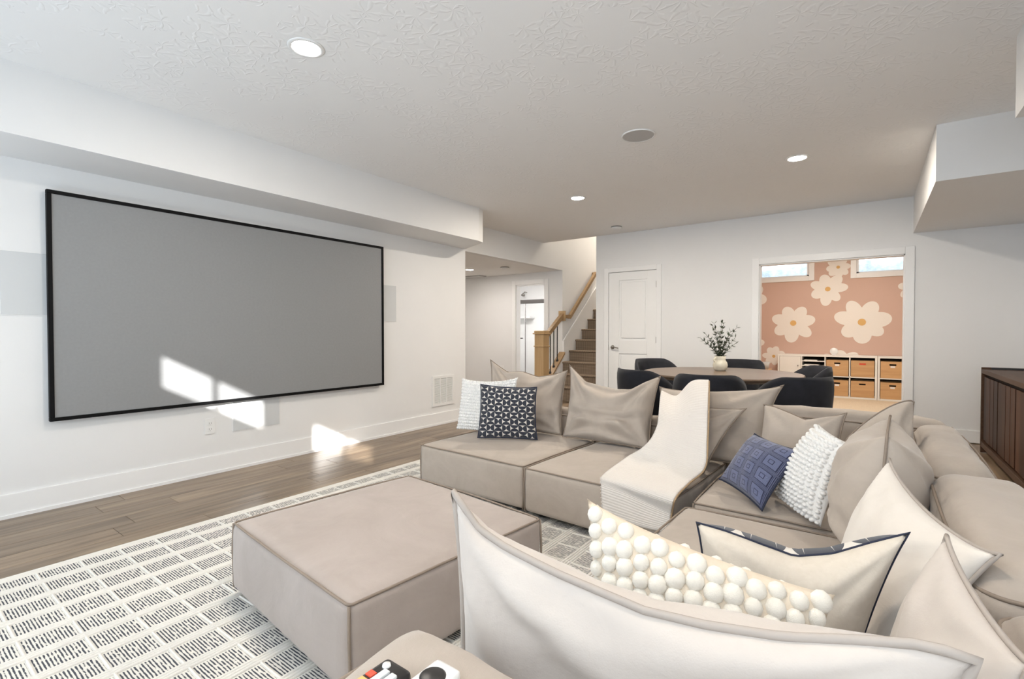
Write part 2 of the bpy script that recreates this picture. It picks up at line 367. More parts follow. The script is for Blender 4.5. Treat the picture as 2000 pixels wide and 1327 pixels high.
# hall behind the screen wall, stairwell
struct('ceiling_hall',box(-8,XH-.1,4.81,YH,ZS,ZS+.1),'ceiling_texture')
struct('wall_hall_header',join(box(XH-.1,XH,4.81,YH,ZS,ZC),box(XH-.1,XH,YF,YH,ZC,5)),'wall_paint')
struct('wall_hall_back',join(box(-8,-5.41,YH,YH+.12,0,ZS+.1),box(-4.77,XH,YH,YH+.12,0,ZS+.1),box(-5.41,-4.77,YH,YH+.12,2.02,ZS+.1),box(-8,XH-.1,YH,YH+.12,ZS+.1,2.5)),'wall_paint')
struct('wall_hall_left',box(-8.1,-8,4.7,YH+.12,0,ZS+.1),'wall_paint')
struct('wall_stair_left',join(box(XH-.1,XH,YH+.12,13,0,5),box(XH-.1,XH,YH,YH+.12,ZS+.1,5)),'wall_paint')
struct('wall_stair_right',join(box(-3.436,-3.336,YF+.12,13,0,5),box(-3.436,-3.336,YF,YF+.12,ZC,5)),'wall_paint')
struct('wall_stair_end',box(XH-.1,-3.336,13,13.1,0,5),'wall_paint')
struct('ceiling_stairwell',box(XH-.1,-3.336,YF,13.1,5,5.1),'ceiling_texture')
struct('wall_stair_front',box(XH-.1,-3.336,YF-.1,YF,ZC+.3,5),'wall_paint')
# baseboards
struct('baseboard_left',join(bbox(XW,XW+.014,YB,4.81,0,.15,.004),box(XW,XW+.022,YB,4.81,0,.022)),'trim_paint')
struct('baseboard_far',join(bbox(-2.39,-1.24,YF-.014,YF,0,.13),bbox(.40,XR,YF-.014,YF,0,.13)),'trim_paint')
struct('baseboard_right',bbox(XR-.014,XR,YB,YF,0,.13),'trim_paint')
struct('baseboard_hall',join(bbox(-8,-5.49,YH-.014,YH,0,.14),bbox(-4.69,XH,YH-.014,YH,0,.14)),'trim_paint')
# casings
def casing(name,x0,x1,zt,y,w=.078):
    struct(name,join(bbox(x0-w,x0,y-.02,y,0,zt+w,.005),bbox(x1,x1+w,y-.02,y,0,zt+w,.005),bbox(x0,x1,y-.02,y,zt,zt+w,.005)),'trim_paint')
casing('trim_1',-3.222,-2.478,2.042,YF,.07)
casing('trim_2',-1.152,.294,2.0,YF,.082)
struct('trim_3',join(box(-1.152,-1.14,YF,YF+.12,0,2.0),box(.282,.294,YF,YF+.12,0,2.0),box(-1.152,.294,YF,YF+.12,1.988,2.0)),'trim_paint')
casing('trim_4',-5.41,-4.77,2.02,YH,.085)
struct('trim_5',join(box(-5.41,-5.395,YH,YH+.12,0,2.02),box(-4.785,-4.77,YH,YH+.12,0,2.02),box(-5.41,-4.77,YH,YH+.12,2.005,2.02)),'trim_paint')
# panelled closet door
d=struct('door_1',join(box(-3.219,-2.481,YF+.012,YF+.045,.008,2.036)),'door_paint'); d['label']='white two-panel closet door beside the stairs'
def rail(x0,x1,z0,z1): return bbox(x0,x1,YF-.002,YF+.012,z0,z1,.003)
obj('door_frame_rails',join(rail(-3.219,-3.055,.008,2.036),rail(-2.62,-2.481,.008,2.036),rail(-3.055,-2.62,1.915,2.036),rail(-3.055,-2.62,.82,1.02),rail(-3.055,-2.62,.008,.22)),'door_paint',d)
for z0,z1 in ((1.05,1.885),(.25,.79)): obj('door_panel',bbox(-3.025,-2.65,YF+.001,YF+.014,z0,z1,.010),'door_paint',d)
hd=obj('door_handle',join(cyl((-3.155,YF-.002,.912),(-3.155,YF-.018,.912),.031,.026,20),cyl((-3.155,YF-.018,.912),(-3.155,YF-.055,.912),.010)),'nickel',d,True)
obj('lever',tube([(-3.158,YF-.052,.912),(-3.12,YF-.056,.914),(-3.07,YF-.054,.908),(-3.045,YF-.05,.902)],.009,8),'nickel',hd,True)
for z in (1.83,1.03,.25): obj('hinge',cyl((-2.479,YF-.008,z-.045),(-2.479,YF-.008,z+.045),.008,n=10),'nickel',d)
obj('strike_plate',box(-3.226,-3.219,YF-.003,YF+.01,.87,.95),'dark_metal',d)
# ---------------------------------------------------------------- staircase
st=thing('staircase','brown patterned carpet staircase rising behind the oak newel post','staircase',(XH,6.95,0))
Z0=.045; RISE=.192; RUN=.235; Y0=6.98-RUN
X0s,X1s=XH+.03,-3.44
for k in range(1,15):
    y=Y0+k*RUN; z=Z0+RISE*k; yb=y+RUN+.03
    poly=[(y+.012,0 if k<3 else z-RISE*2),(y+.012,z-.035)]+[(y+.012-.022*math.sin(a),z-.0175-.0175*math.cos(a)) for a in (.5,1.2,PI/2,2.0,2.6)]+[(y+.012,z),(yb,z),(yb,0 if k<3 else z-RISE*2)]
    o=obj('step',prism_yz(poly,X0s,X1s),'stair_carpet',st,world=True)
obj('skirt_board',prism_yz([(YH+.0,0),(YH,.62+.36),(YH+4.5,.62+.36+4.5*RISE/RUN),(YH+4.5,.3+4.5*RISE/RUN)],XH+.001,XH+.03),'trim_paint',st,world=True)
obj('skirt_cap',tube([(XH+.02,YH,.985),(XH+.02,YH+4.5,.985+4.5*RISE/RUN)],.014,6),'trim_paint',st,world=True)
obj('stringer',prism_yz([(6.95,.0),(6.95,.26),(YH-.004,.75),(YH-.004,0)],XH-.02,XH+.03),'trim_paint',st,world=True)
obj('stringer_cap',prism_yz([(6.93,.26),(6.93,.30),(YH-.004,.79),(YH-.004,.75)],XH-.06,XH+.06),'oak_rail',st,world=True)
rl=thing('stair_railing','oak stair railing with square newel post and black iron balusters','railing',(XH,6.83,0))
nx,ny=XH,6.83
obj('newel_post',join(bbox(nx-.088,nx+.088,ny-.088,ny+.088,0,1.115,.006)),'oak',rl,world=True)
obj('newel_cap',join(bbox(nx-.112,nx+.112,ny-.112,ny+.112,1.105,1.125,.008),bbox(nx-.095,nx+.095,ny-.095,ny+.095,1.12,1.165,.015)),'oak',rl,world=True)
obj('newel_collar',bbox(nx-.10,nx+.10,ny-.10,ny+.10,.895,.915,.006),'oak',rl,world=True)
obj('handrail',prism_yz([(ny+.07,.985),(ny+.07,1.075),(YH-.02,1.47),(YH-.02,1.38)],nx-.032,nx+.032),'oak_rail',rl,world=True)
obj('rosette',bbox(nx-.07,nx+.07,YH-.022,YH-.002,1.335,1.515,.006),'oak',rl,world=True)
for k in range(4):
    y=ny+.15+k*.115; zb=.30+(y-6.93)*.86; zt=1.04+(y-ny)*.60
    b=obj('baluster',cyl((nx,y,zb-.02),(nx,y,zt-.02),.0085,n=8),'dark_metal',rl,world=True)
    obj('baluster_shoe',lathe([(.0,-.004),(.024,0),(.024,.016),(.010,.045)],10,(nx,y,zb-.012)),'dark_metal',rl,world=True)
wr=thing('wall_handrail','sloping oak handrail fixed to the stairwell wall','handrail',(XH,YH,1.4))
s=.86
obj('rail',prism_yz([(YH+.03,1.385),(YH+.03,1.445),(YH+.12,1.445),(YH+1.12,1.445+1.0*s),(YH+1.19,1.445+1.0*s),(YH+1.19,1.385+1.0*s),(YH+1.12,1.375+1.0*s),(YH+.12,1.375)],XH+.05,XH+.105),'oak_rail',wr,world=True)
obj('return_block',join(bbox(XH+.001,XH+.06,YH+.03,YH+.09,1.385,1.445,.006),bbox(XH+.001,XH+.06,YH+1.13,YH+1.19,1.39+s,1.44+s,.006)),'oak_rail',wr,world=True)
# ---------------------------------------------------------------- bathroom seen through the hall door
struct('wall_bath',join(box(-7.7,-7.6,YH+.12,10.2,0,2.45),box(-4.62,XH-.1,YH+.12,10.2,0,2.45),box(-7.7,XH-.1,10.1,10.2,0,2.45)),'tile_white')
struct('ceiling_bath',box(-7.7,XH-.1,YH+.12,10.2,2.45,2.5),'wall_paint')
sh=thing('shower_enclosure','glass shower enclosure with dark header rail seen through the hall doorway','shower',(-6.1,8.75,0))
obj('header_rail',bbox(-7.58,-4.64,8.72,8.76,1.75,1.835,.004),'rail_bronze',sh,world=True)
obj('glass_panel',box(-7.58,-6.04,8.737,8.745,.08,1.75),'clear_glass',sh,world=True)
obj('glass_door',box(-6.05,-4.64,8.722,8.730,.08,1.75),'clear_glass',sh,world=True)
obj('door_edge',box(-6.052,-6.04,8.715,8.735,.08,1.75),'vent_dark',sh,world=True)
obj('towel_bar',join(cyl((-6.32,8.69,1.0),(-6.10,8.69,1.0),.012),cyl((-6.30,8.69,1.0),(-6.30,8.737,1.0),.008),cyl((-6.12,8.69,1.0),(-6.12,8.737,1.0),.008)),'rail_bronze',sh,world=True)
obj('shower_curb',bbox(-7.58,-4.64,8.68,8.80,0.002,.08),'tile_white',sh,world=True)
shh=thing('shower_spray','small chrome shower head high on the white tile wall','shower head',(-6.95,10.1,2.1))
obj('arm',tube([(-6.95,10.098,2.12),(-6.95,10.0,2.13),(-6.94,9.93,2.08)],.011,8),'nickel',shh,True,world=True)
obj('head',cyl((-6.94,9.935,2.09),(-6.93,9.90,2.04),.018,.05,14),'nickel',shh,True,world=True)
cs=tag(obj('corner_shelf',bbox(-7.10,-6.72,9.88,10.098,1.47,1.52,.008),'tile_white'),'white moulded shelf on the back wall of the shower','shelf')
lamp('bathroom_light','AREA',(-6.0,8.4,2.43),42,(1,.97,.94),.6,.6,(0,0,-1))
# ---------------------------------------------------------------- playroom
wx=[(-1.80,-.93),(-.215,.62)]
pw=join(box(-2.3,XR,10.5,10.62,0,2.165),box(-2.3,wx[0][0],10.5,10.62,2.165,2.72),box(wx[0][1],wx[1][0],10.5,10.62,2.165,2.72),box(wx[1][1],XR,10.5,10.62,2.165,2.72))
mw=struct('wall_playroom',pw,'mural_pink')
struct('wall_playroom_left',box(-2.3,-2.2,7.0,10.5,0,2.72),'mural_pink')
struct('ceiling_playroom',box(-3.34,XR+.12,YF,10.62,2.72,2.8),'wall_paint')
def petals(cx,cz,r,n,ph,seed):
    """one flat flower outline: n rounded petals of uneven length and width"""
    rg=random.Random(seed); pet=[(ph+2*PI*k/n+rg.uniform(-.07,.07),r*rg.uniform(.90,1.08),rg.uniform(.27,.34)*r) for k in range(n)]
    yy=10.4985-.0003*seed; V=[(cx,yy,cz)];m=168
    for i in range(m):
        a=2*PI*i/m; best=.34*r
        for pa,ln,w in pet:
            # ray against an ellipse centred on the petal axis
            d=(a-pa+PI)%(2*PI)-PI
            if abs(d)>1.0: continue
            c0=ln*.58; ea=ln*.42; c,s_=math.cos(d),math.sin(d)
            A=(c/ea)**2+(s_/w)**2; B=-2*c*c0/ea**2; C_=(c0/ea)**2-1; q=B*B-4*A*C_
            if q>0: best=max(best,(-B+math.sqrt(q))/(2*A))
        V.append((cx+best*math.cos(a),yy,cz+best*math.sin(a)))
    return V,[(0,1+i,1+(i+1)%m) for i in range(m)]
for k,(cx,cz,r,n,ph) in enumerate([(-1.175,1.307,.345,7,.15),(-.13,1.312,.40,7,.22),(-.636,1.915,.285,7,.02),(-.483,2.298,.185,8,.1),(-1.95,1.80,.36,7,-.1),
        (-1.494,.675,.19,7,.35),(-.43,.52,.33,7,.75),(.56,1.902,.22,7,.4),(-1.93,.90,.26,7,.2),(-1.90,.45,.24,7,.1),(.95,1.0,.34,7,.5)]):
    f=obj('painted_daisy',petals(cx,cz,r,n,ph,k),'mural_white',mw)
    obj('daisy_center',([(cx+.135*r*math.cos(2*PI*i/20)*1.1,10.4945,cz+.135*r*math.sin(2*PI*i/20)*1.1) for i in range(20)],[tuple(range(20))]),'mural_yellow',f)
for i,(x0,x1) in enumerate(wx):
    w=struct('window_%d'%(i+1),join(bbox(x0-.085,x0,10.478,10.50,2.085,2.72),bbox(x1,x1+.085,10.478,10.50,2.085,2.72),bbox(x0,x1,10.478,10.50,2.085,2.168)),'trim_paint')
    obj('sash',join(box(x0,x0+.035,10.52,10.56,2.165,2.72),box(x1-.035,x1,10.52,10.56,2.165,2.72),box(x0,x1,10.52,10.56,2.165,2.195),box(x0,x1,10.50,10.53,2.165,2.172)),'white_plastic',w)
    obj('pane',box(x0+.035,x1-.035,10.537,10.543,2.195,2.72),'clear_glass',w)
    ww=struct('window_well_%d'%(i+1),join(box(x0-.3,x1+.3,11.3,11.4,1.9,2.75),box(x0-.3,x0-.22,10.62,11.3,1.9,2.75),box(x1+.22,x1+.3,10.62,11.3,1.9,2.75),box(x0-.3,x1+.3,10.62,11.4,1.85,1.9)),'well_stone')
    obj('grate_frame',join(box(x0+.16,x1-.16,10.9,10.94,2.46,2.50),box(x0+.16,x0+.2,10.9,10.94,2.46,2.7),box(x1-.2,x1-.16,10.9,10.94,2.46,2.7)),'vent_dark',ww)
    lamp('window_well_daylight','AREA',((x0+x1)/2,10.95,2.74),5,(.85,.93,1),.9,.5,(0,.3,-1))
lamp('playroom_light','AREA',(-.5,8.7,2.69),34,(1,.90,.78),.6,.6,(0,0,-1))
def storage(name,label,x0,ncol,door=False):
    cw=.338; t=.018; T=.03; y0,y1=10.12,10.49; h=.735
    root=thing(name,label,'shelf unit',(x0,y0,0))
    W=2*T+ncol*cw+(ncol-1)*t
    obj('top_board',bbox(x0,x0+W,y0,y1,h-T,h,.002),'white_laminate',root,world=True); obj('base_board',bbox(x0,x0+W,y0,y1,.004,.004+T,.002),'white_laminate',root,world=True)
    obj('side_board',bbox(x0,x0+T,y0,y1,.034,h-T,.002),'white_laminate',root,world=True); obj('side_board',bbox(x0+W-T,x0+W,y0,y1,.034,h-T,.002),'white_laminate',root,world=True)
    zm=.034+(h-.064)/2
    obj('middle_shelf',bbox(x0+T,x0+W-T,y0+.003,y1,zm-t/2,zm+t/2,.002),'white_laminate',root,world=True)
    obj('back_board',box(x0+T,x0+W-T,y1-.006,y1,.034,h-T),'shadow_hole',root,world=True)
    cells=[]
    for c in range(ncol):
        xa=x0+T+c*(cw+t)
        if c: obj('divider',bbox(xa-t,xa,y0+.003,y1,.034,h-T,.002),'white_laminate',root,world=True)
        cells.append((xa,xa+cw))
    return root,cells,zm,t,h,T
def bin_box(xa,xb,z0,z1,label,tagcol='label_white'):
    y0,y1=10.128,10.46; g=.008; t=.012; xa+=g; xb-=g; hgt=z1-z0-.05; za=z0+.0015; zb=z0+hgt
    r=thing('storage_bin',label,'bin',((xa+xb)/2,y0,za),0,'wooden bins in the playroom cube shelf')
    cx=(xa+xb)/2; zs=zb-.055; sw=.045
    obj('front_panel',join(box(xa,xb,y0,y0+t,za,zs-.013),box(xa,cx-sw,y0,y0+t,zs-.013,zs+.013),box(cx+sw,xb,y0,y0+t,zs-.013,zs+.013),box(xa,xb,y0,y0+t,zs+.013,zb)),'bin_wood',r,world=True)
    obj('body',join(box(xa,xa+t,y0+t,y1,za,zb),box(xb-t,xb,y0+t,y1,za,zb),box(xa,xb,y1-t,y1,za,zb),box(xa+t,xb-t,y0+t,y1-t,za,za+t)),'bin_wood',r,world=True)
    obj('hole_shade_block',bbox(xa+.03,xb-.03,y0+.03,y1-.03,za+t,zs-.0,.01),'shadow_hole',r,world=True)  # near-black block paints the shade behind the handle hole
    if tagcol: obj('name_tag',box(cx-.03,cx+.03,y0-.002,y0,zs-.048,zs-.018) if tagcol=='label_white' else box(cx-.045,cx+.045,y0-.002,y0+.002,zs-.014,zs+.012),tagcol,r,world=True)
u1,cells,zm,t,h,T=storage('cube_shelf','white cube shelf with a closed door and paper slots along the daisy wall',-1.375,4)
(a0,b0),(a1,b1),(a2,b2),(a3,b3)=cells
dd=obj('cabinet_door',bbox(a0+.003,b0-.003,10.112,10.128,zm+t/2+.003,h-T-.003,.002),'white_laminate',u1,world=True)
obj('door_knob',cyl((b0-.045,10.112,zm+.17),(b0-.045,10.092,zm+.17),.010,.012,12),'nickel',dd,world=True)
dd2=obj('cabinet_door',bbox(a0+.003,b0-.003,10.112,10.128,.037,zm-t/2-.003,.002),'white_laminate',u1,world=True)
for k in range(1,4):
    z=zm+t/2+k*(h-T-zm-t/2)/4
    obj('paper_slot_shelf',box(a1,b1,10.125,10.48,z-.007,z+.007),'white_laminate',u1,world=True)
for k in range(4):
    z=zm+t/2+k*(h-T-zm-t/2)/4+.008
    tag(obj('paper_stack',bbox(a1+.03,b1-.05-.02*k,10.14,10.44,z,z+.014,.002),'paper'),'%s stack of paper in the slots of the white cube shelf'%(['lowest','second lowest','second highest','topmost'][k]),'paper','paper stacks in the slots')
bin_box(a2,b2,zm+t/2,h-T,'upper left wooden bin with white tag in the cube shelf')
bin_box(a3,b3,zm+t/2,h-T,'wooden bin with a red strip at its handle hole','red_tag')
bin_box(a2,b2,.034,zm-t/2,'lower left wooden bin half hidden behind a black chair')
bin_box(a3,b3,.034,zm-t/2,'untagged wooden bin below the one with the red strip',None)
u2,cells,zm,t,h,T=storage('cube_shelf','white two-tier cube shelf at the right side of the playroom opening',.096,2)
bin_box(*cells[0],zm+t/2,h-T,'upper right wooden bin with white tag beside the door casing')
bin_box(*cells[0],.034,zm-t/2,'lower right wooden bin with white tag beside the door casing')
bin_box(*cells[1],zm+t/2,h-T,'upper wooden bin behind the right door casing'); bin_box(*cells[1],.034,zm-t/2,'lower wooden bin behind the right door casing')
ck=thing('bedside_clock','small round white clock on the cube shelf','clock',(-.52,10.25,.735))
obj('body',xf(lathe([(.0,-.022),(.055,-.022),(.062,-.01),(.062,.01),(.055,.022),(.0,.022)],24),Matrix.Translation((-.52,10.25,.802))@Matrix.Rotation(PI/2,4,'X')),'white_plastic',ck,True,world=True)
obj('stand',bbox(-.55,-.49,10.225,10.275,.735,.75),'white_plastic',ck,world=True)
kt=thing('kids_table','small low wooden table left of the white cube shelf','table',(-1.75,9.75,0))
obj('table_top',bbox(-2.15,-1.45,9.5,10.0,.44,.47,.006),'bin_wood',kt,world=True)
for x in (-2.1,-1.5):
    for y in (9.55,9.95): obj('leg',cyl((x,y,.004),(x,y,.44),.022,.026,12),'bin_wood',kt,world=True)
sl=thing('toy_basket','small grey tapered basket on the low wooden table','basket',(-1.53,9.8,.47))
obj('body',lathe([(.05,0),(.075,.13),(.068,.13),(.045,.01),(0,.01)],18,(-1.53,9.8,.47)),'ceiling_grille',sl,True,world=True)

# ================================================================== SCREEN WALL
x=XW
sn=thing('projection_screen','large grey projection screen in a thin black frame on the left wall','screen',(x,2.1,.57))
y0,y1,z0,z1=.766,3.432,.574,2.062
obj('screen_fabric',box(x+.045,x+.052,y0+.02,y1-.02,z0+.02,z1-.02),'screen_fabric',sn,world=True)
fw_=.024
for n,b in (('frame_bar',(y0,y1,z1-fw_,z1)),('frame_bar',(y0,y1,z0,z0+fw_)),('frame_bar',(y0,y0+fw_,z0+fw_,z1-fw_)),('frame_bar',(y1-fw_,y1,z0+fw_,z1-fw_))):
    obj(n,bbox(x+.022,x+.06,*b,.003),'matte_black',sn,world=True)
obj('wall_mount',box(x,x+.022,y0+.25,y1-.25,z0+.25,z1-.25),'matte_black',sn,world=True)
def inwall(name,label,y0,y1,z0,z1):
    r=thing(name,label,'speaker',(x,(y0+y1)/2,z0))
    obj('grille',bbox(x+.001,x+.007,y0,y1,z0,z1,.002),'grille',r,world=True)
    obj('rim',join(box(x,x+.005,y0-.005,y0,z0-.005,z1+.005),box(x,x+.005,y1,y1+.005,z0-.005,z1+.005),box(x,x+.005,y0,y1,z0-.005,z0),box(x,x+.005,y0,y1,z1,z1+.005)),'white_plastic',r,world=True)
inwall('wall_speaker','pale grey flush wall speaker left of the projection screen',.56,.96,1.26,1.652)
inwall('wall_speaker','pale grey flush wall speaker right of the projection screen',3.25,3.647,1.262,1.66)
inwall('wall_speaker','pale grey flush wall speaker low under the projection screen',1.903,2.299,.322,.62)
ol=thing('wall_outlet','white duplex wall outlet under the projection screen','outlet',(x,1.726,.325))
obj('plate',bbox(x,x+.006,1.688,1.764,.325,.452,.002),'white_plastic',ol,world=True)
for z in (.365,.412):
    rc=obj('receptacle',bbox(x+.006,x+.0085,1.709,1.743,z-.017,z+.017,.001),'white_plastic',ol,world=True)
    obj('slot',join(box(x+.0085,x+.009,1.717,1.720,z-.004,z+.009),box(x+.0085,x+.009,1.732,1.735,z-.004,z+.009),box(x+.0085,x+.009,1.724,1.728,z-.013,z-.009)),'vent_dark',rc,world=True)
ol=thing('wall_outlet','white wall outlet on the hall wall behind the sofa','outlet',(-5.75,YH,.34))
obj('plate',bbox(-5.79,-5.71,YH-.006,YH,.36,.49,.002),'white_plastic',ol,world=True)
for z in (.40,.45): obj('receptacle',bbox(-5.767,-5.733,YH-.009,YH-.006,z-.017,z+.017,.001),'white_plastic',ol,world=True)
vt=thing('air_vent','white return air vent with three louvre columns near the wall corner','vent',(x,4.39,.23))
va,vb,vz0,vz1=4.20,4.585,.232,.606
obj('frame',join(bbox(x,x+.012,va,vb,vz1-.035,vz1,.003),bbox(x,x+.012,va,vb,vz0,vz0+.035,.003),bbox(x,x+.012,va,va+.035,vz0+.03,vz1-.03,.003),bbox(x,x+.012,vb-.035,vb,vz0+.03,vz1-.03,.003)),'white_plastic',vt,world=True)
obj('duct_shadow',box(x,x+.002,va+.03,vb-.03,vz0+.03,vz1-.03),'vent_dark',vt,world=True)
cw=(vb-va-.07-.024)/3
for k in range(3):
    ya=va+.035+k*(cw+.012)
    if k: obj('mullion',box(x+.002,x+.012,ya-.012,ya,vz0+.03,vz1-.03),'white_plastic',vt,world=True)
    parts=[]
    for j in range(22):
        z=vz0+.04+j*.0136; parts.append(([(x+.003,ya,z+.006),(x+.010,ya,z-.002),(x+.010,ya+cw,z-.002),(x+.003,ya+cw,z+.006),(x+.003,ya,z+.008),(x+.010,ya,z),(x+.010,ya+cw,z),(x+.003,ya+cw,z+.008)],[(0,1,2,3),(7,6,5,4),(0,4,5,1),(1,5,6,2),(2,6,7,3),(3,7,4,0)]))
    stuff(obj('louvre_bank',join(*parts),'white_plastic',vt,world=True))
# ================================================================== CEILING FIXTURES
def downlight(label,cx,cy,z,power,col=(1,.90,.77),r=.068):
    t=thing('recessed_light',label,'ceiling light',(cx,cy,z),0,'recessed ceiling lights')
    obj('trim_ring',lathe([(r,-.001),(r+.004,-.006),(r+.020,-.004),(r+.024,0)],32,(0,0,0)),'white_plastic',t,True)
    obj('lens',lathe([(0,-.002),(r,-.002)],32),'lamp_lens',t)
    lamp('downlight_beam','AREA',(cx,cy,z-.012),power,col,.13,None,(0,0,-1))
downlight('recessed ceiling light nearest the projection screen',-2.365,1.427,ZC,14)
downlight('recessed ceiling light in line with the closet door',-2.615,4.78,ZC,27)
downlight('recessed ceiling light in front of the playroom opening',-.518,4.78,ZC,27)
downlight('recessed ceiling light above the sofa out of view',-.48,1.0,ZC,9,(1,.84,.64))
downlight('recessed light in the low hall ceiling behind the screen wall',-5.664,6.462,ZS,10,(1,.93,.85))
downlight('added unseen recessed light deep in the hall, brightening the hall ceiling',-7.0,5.7,ZS,9,(1,.93,.85))  # extra lamp added out of view to bounce light onto the hall ceiling
lamp('stairwell_light','AREA',(-3.9,9.5,4.95),60,(1,.88,.74),.4,.4,(0,0,-1))
sp=thing('ceiling_speaker','round grey ceiling speaker grille in the middle of the ceiling','ceiling speaker',(-1.417,3.525,ZC))
obj('grille',lathe([(0,-.006),(.112,-.006),(.114,-.003)],40),'ceiling_grille',sp)
obj('rim',lathe([(.114,0),(.114,-.008),(.121,-.008),(.124,0)],40),'white_plastic',sp,True)
def detector(label,cx,cy,z):
    t=thing('smoke_detector',label,'smoke detector',(cx,cy,z),0,'smoke detectors on the ceilings')
    obj('base_ring',lathe([(.075,0),(.075,-.010),(.068,-.012)],28),'vent_dark',t,True)
    obj('dome',lathe([(.073,-.012),(.073,-.026),(.062,-.038),(0,-.040)],28),'white_plastic',t,True)
detector('white smoke detector on the main ceiling near the far wall',-2.889,6.409,ZC)
detector('white smoke detector on the low hall ceiling',-4.96,6.554,ZS)
hv=thing('ceiling_vent','flat grey vent in the low hall ceiling','vent',(-6.35,7.3,ZS))
obj('frame',bbox(-.30,.30,-.10,.10,-.012,0,.003),'ceiling_grille',hv)
for k in range(6): obj('louvre',box(-.27,.27,-.085+k*.03,-.07+k*.03,-.018,-.012),'white_plastic',hv)
# ================================================================== RUG
RZ=.010
rug=thing('area_rug','cream wool rug with a grid of dark-striped rectangles under the ottoman','rug',(-1.8,1.3,0))
obj('woven_base',bbox(-3.235,.3,-.75,3.02,.0,RZ,.003),'rug_wool',rug,world=True)
cellm=mesh('stripe_panel',bbox(-.056,.056,-.0715,.0715,0,.0025,.001),'rug_stripe')
PX,PY=.167,.159
for i in range(16):
    for j in range(20):
        cx=-3.126+i*PX; cy=.595+(j-4)*PY
        if cy>2.95 or (i>12 and not .7<cy<2.5): continue
        if -2.15<cx<-1.3 and 1.05<cy<1.85: continue
        obj('stripe_panel',cellm,None,rug,loc=(cx+1.8,cy-1.3,RZ-.001))
cords=[]
for i in range(-1,17):
    for s_ in (-.018,.0,.018):
        cx=-3.126+(i+.5)*PX+s_*.8
        if i==-1: cx+=.03
        cords.append(tube([(cx,-.7+k*.05,RZ+.0015+.0008*math.sin(k*2.1+i)) for k in range(75)],.0062,5))
stuff(obj('raised_cords',join(*cords),'rug_wool',rug,True,world=True))
ribs=[]
for j in range(-8,16):
    cy=.595+(j+.5)*PY
    if cy>2.98: continue
    ribs.append(tube([(-3.2+k*.05,cy,RZ+.0005+.0008*math.sin(k*1.7+j)) for k in range(54)],.0052,5))
stuff(obj('cross_cords',join(*ribs),'rug_wool',rug,True,world=True))
# ================================================================== SOFT SHAPES
def softbox(cx,cy,z0,z1,hx,hy,rz=0,r=.04,bul=(.012,.012,.018),wr=.004,seed=0,n=22,skew=0):
    """rounded, slightly inflated block; bul = outward swell of x, y and top faces"""
    V=[];F=[];idx={}
    hz=(z1-z0)/2; zc=(z0+z1)/2; H=(hx,hy,hz)
    def put(p):
        key=tuple(round(c,5) for c in p)
        if key in idx: return idx[key]
        x_,y_,z_=p[0]*hx,p[1]*hy,p[2]*hz
        inn=[max(-(H[a]-r),min(H[a]-r,q)) for a,q in enumerate((x_,y_,z_))]
        d=Vector((x_-inn[0],y_-inn[1],z_-inn[2]))
        q=Vector(inn)+(d.normalized()*r if d.length>1e-9 else d)
        ex,ey,ez=(1-p[0]**2),(1-p[1]**2),(1-p[2]**2)
        if abs(p[0])>.999: q.x+=math.copysign(bul[0]*ey**.6*ez**.6,p[0])
        if abs(p[1])>.999: q.y+=math.copysign(bul[1]*ex**.6*ez**.6,p[1])
        if p[2]>.999: q.z+=bul[2]*ex**.6*ey**.6
        w=wr*(nz(q.x*6+seed*3.1,q.y*6,q.z*6+seed)+.5*nz(q.x*15,q.y*15+seed,q.z*15))
        if p[2]>-.99: q+=Vector((p[0],p[1],p[2])).normalized()*w
        q.y+=skew*(q.z+hz)
        c,s=math.cos(rz),math.sin(rz)
        V.append((cx+q.x*c-q.y*s,cy+q.x*s+q.y*c,zc+q.z)); idx[key]=len(V)-1
        return idx[key]
    def par(i):
        t=-1+2*i/n; return math.copysign(abs(t)**.72,t)
    for ax in range(3):
        for sg in (-1,1):
            for i in range(n):
                for j in range(n):
                    q=[]
                    for a,b in ((i,j),(i+1,j),(i+1,j+1),(i,j+1)):
                        p=[0,0,0]; p[ax]=sg; p[(ax+1)%3]=par(a); p[(ax+2)%3]=par(b); q.append(put(p))
                    F.append(tuple(q if sg>0 else q[::-1]))
    return V,F
def edge_loop(cx,cy,z,hx,hy,rz,r,sw=.008,seed=0,n=16):
    P=[]; c,s=math.cos(rz),math.sin(rz)
    def add(px_,py_,e): P.append((cx+px_*c-py_*s,cy+px_*s+py_*c,z+.004*e+.002*nz(px_*9,py_*9,seed)))
    for k in range(4):
        sx,sy=((1,1),(-1,1),(-1,-1),(1,-1))[k]
        if r>0:
            a0=(0,PI/2,PI,1.5*PI)[k]
            for i in range(7): a=a0+PI/2*i/7; add(sx*(hx-r)+r*math.cos(a),sy*(hy-r)+r*math.sin(a),0)
        else: add(sx*hx,sy*hy,0)
        tx,ty=((-1,1),(-1,-1),(1,-1),(1,1))[k]; nx_,ny_=((0,1),(-1,0),(0,-1),(1,0))[k]
        if k%2==0: a_=(sx*(hx-r),sy*hy); b_=(tx*(hx-r),ty*hy)
        else: a_=(sx*hx,sy*(hy-r)); b_=(tx*hx,ty*(hy-r))
        for i in range(1,n):
            t=i/n; e=4*t*(1-t); add(a_[0]+(b_[0]-a_[0])*t+nx_*sw*e,a_[1]+(b_[1]-a_[1])*t+ny_*sw*e,e)
    return P
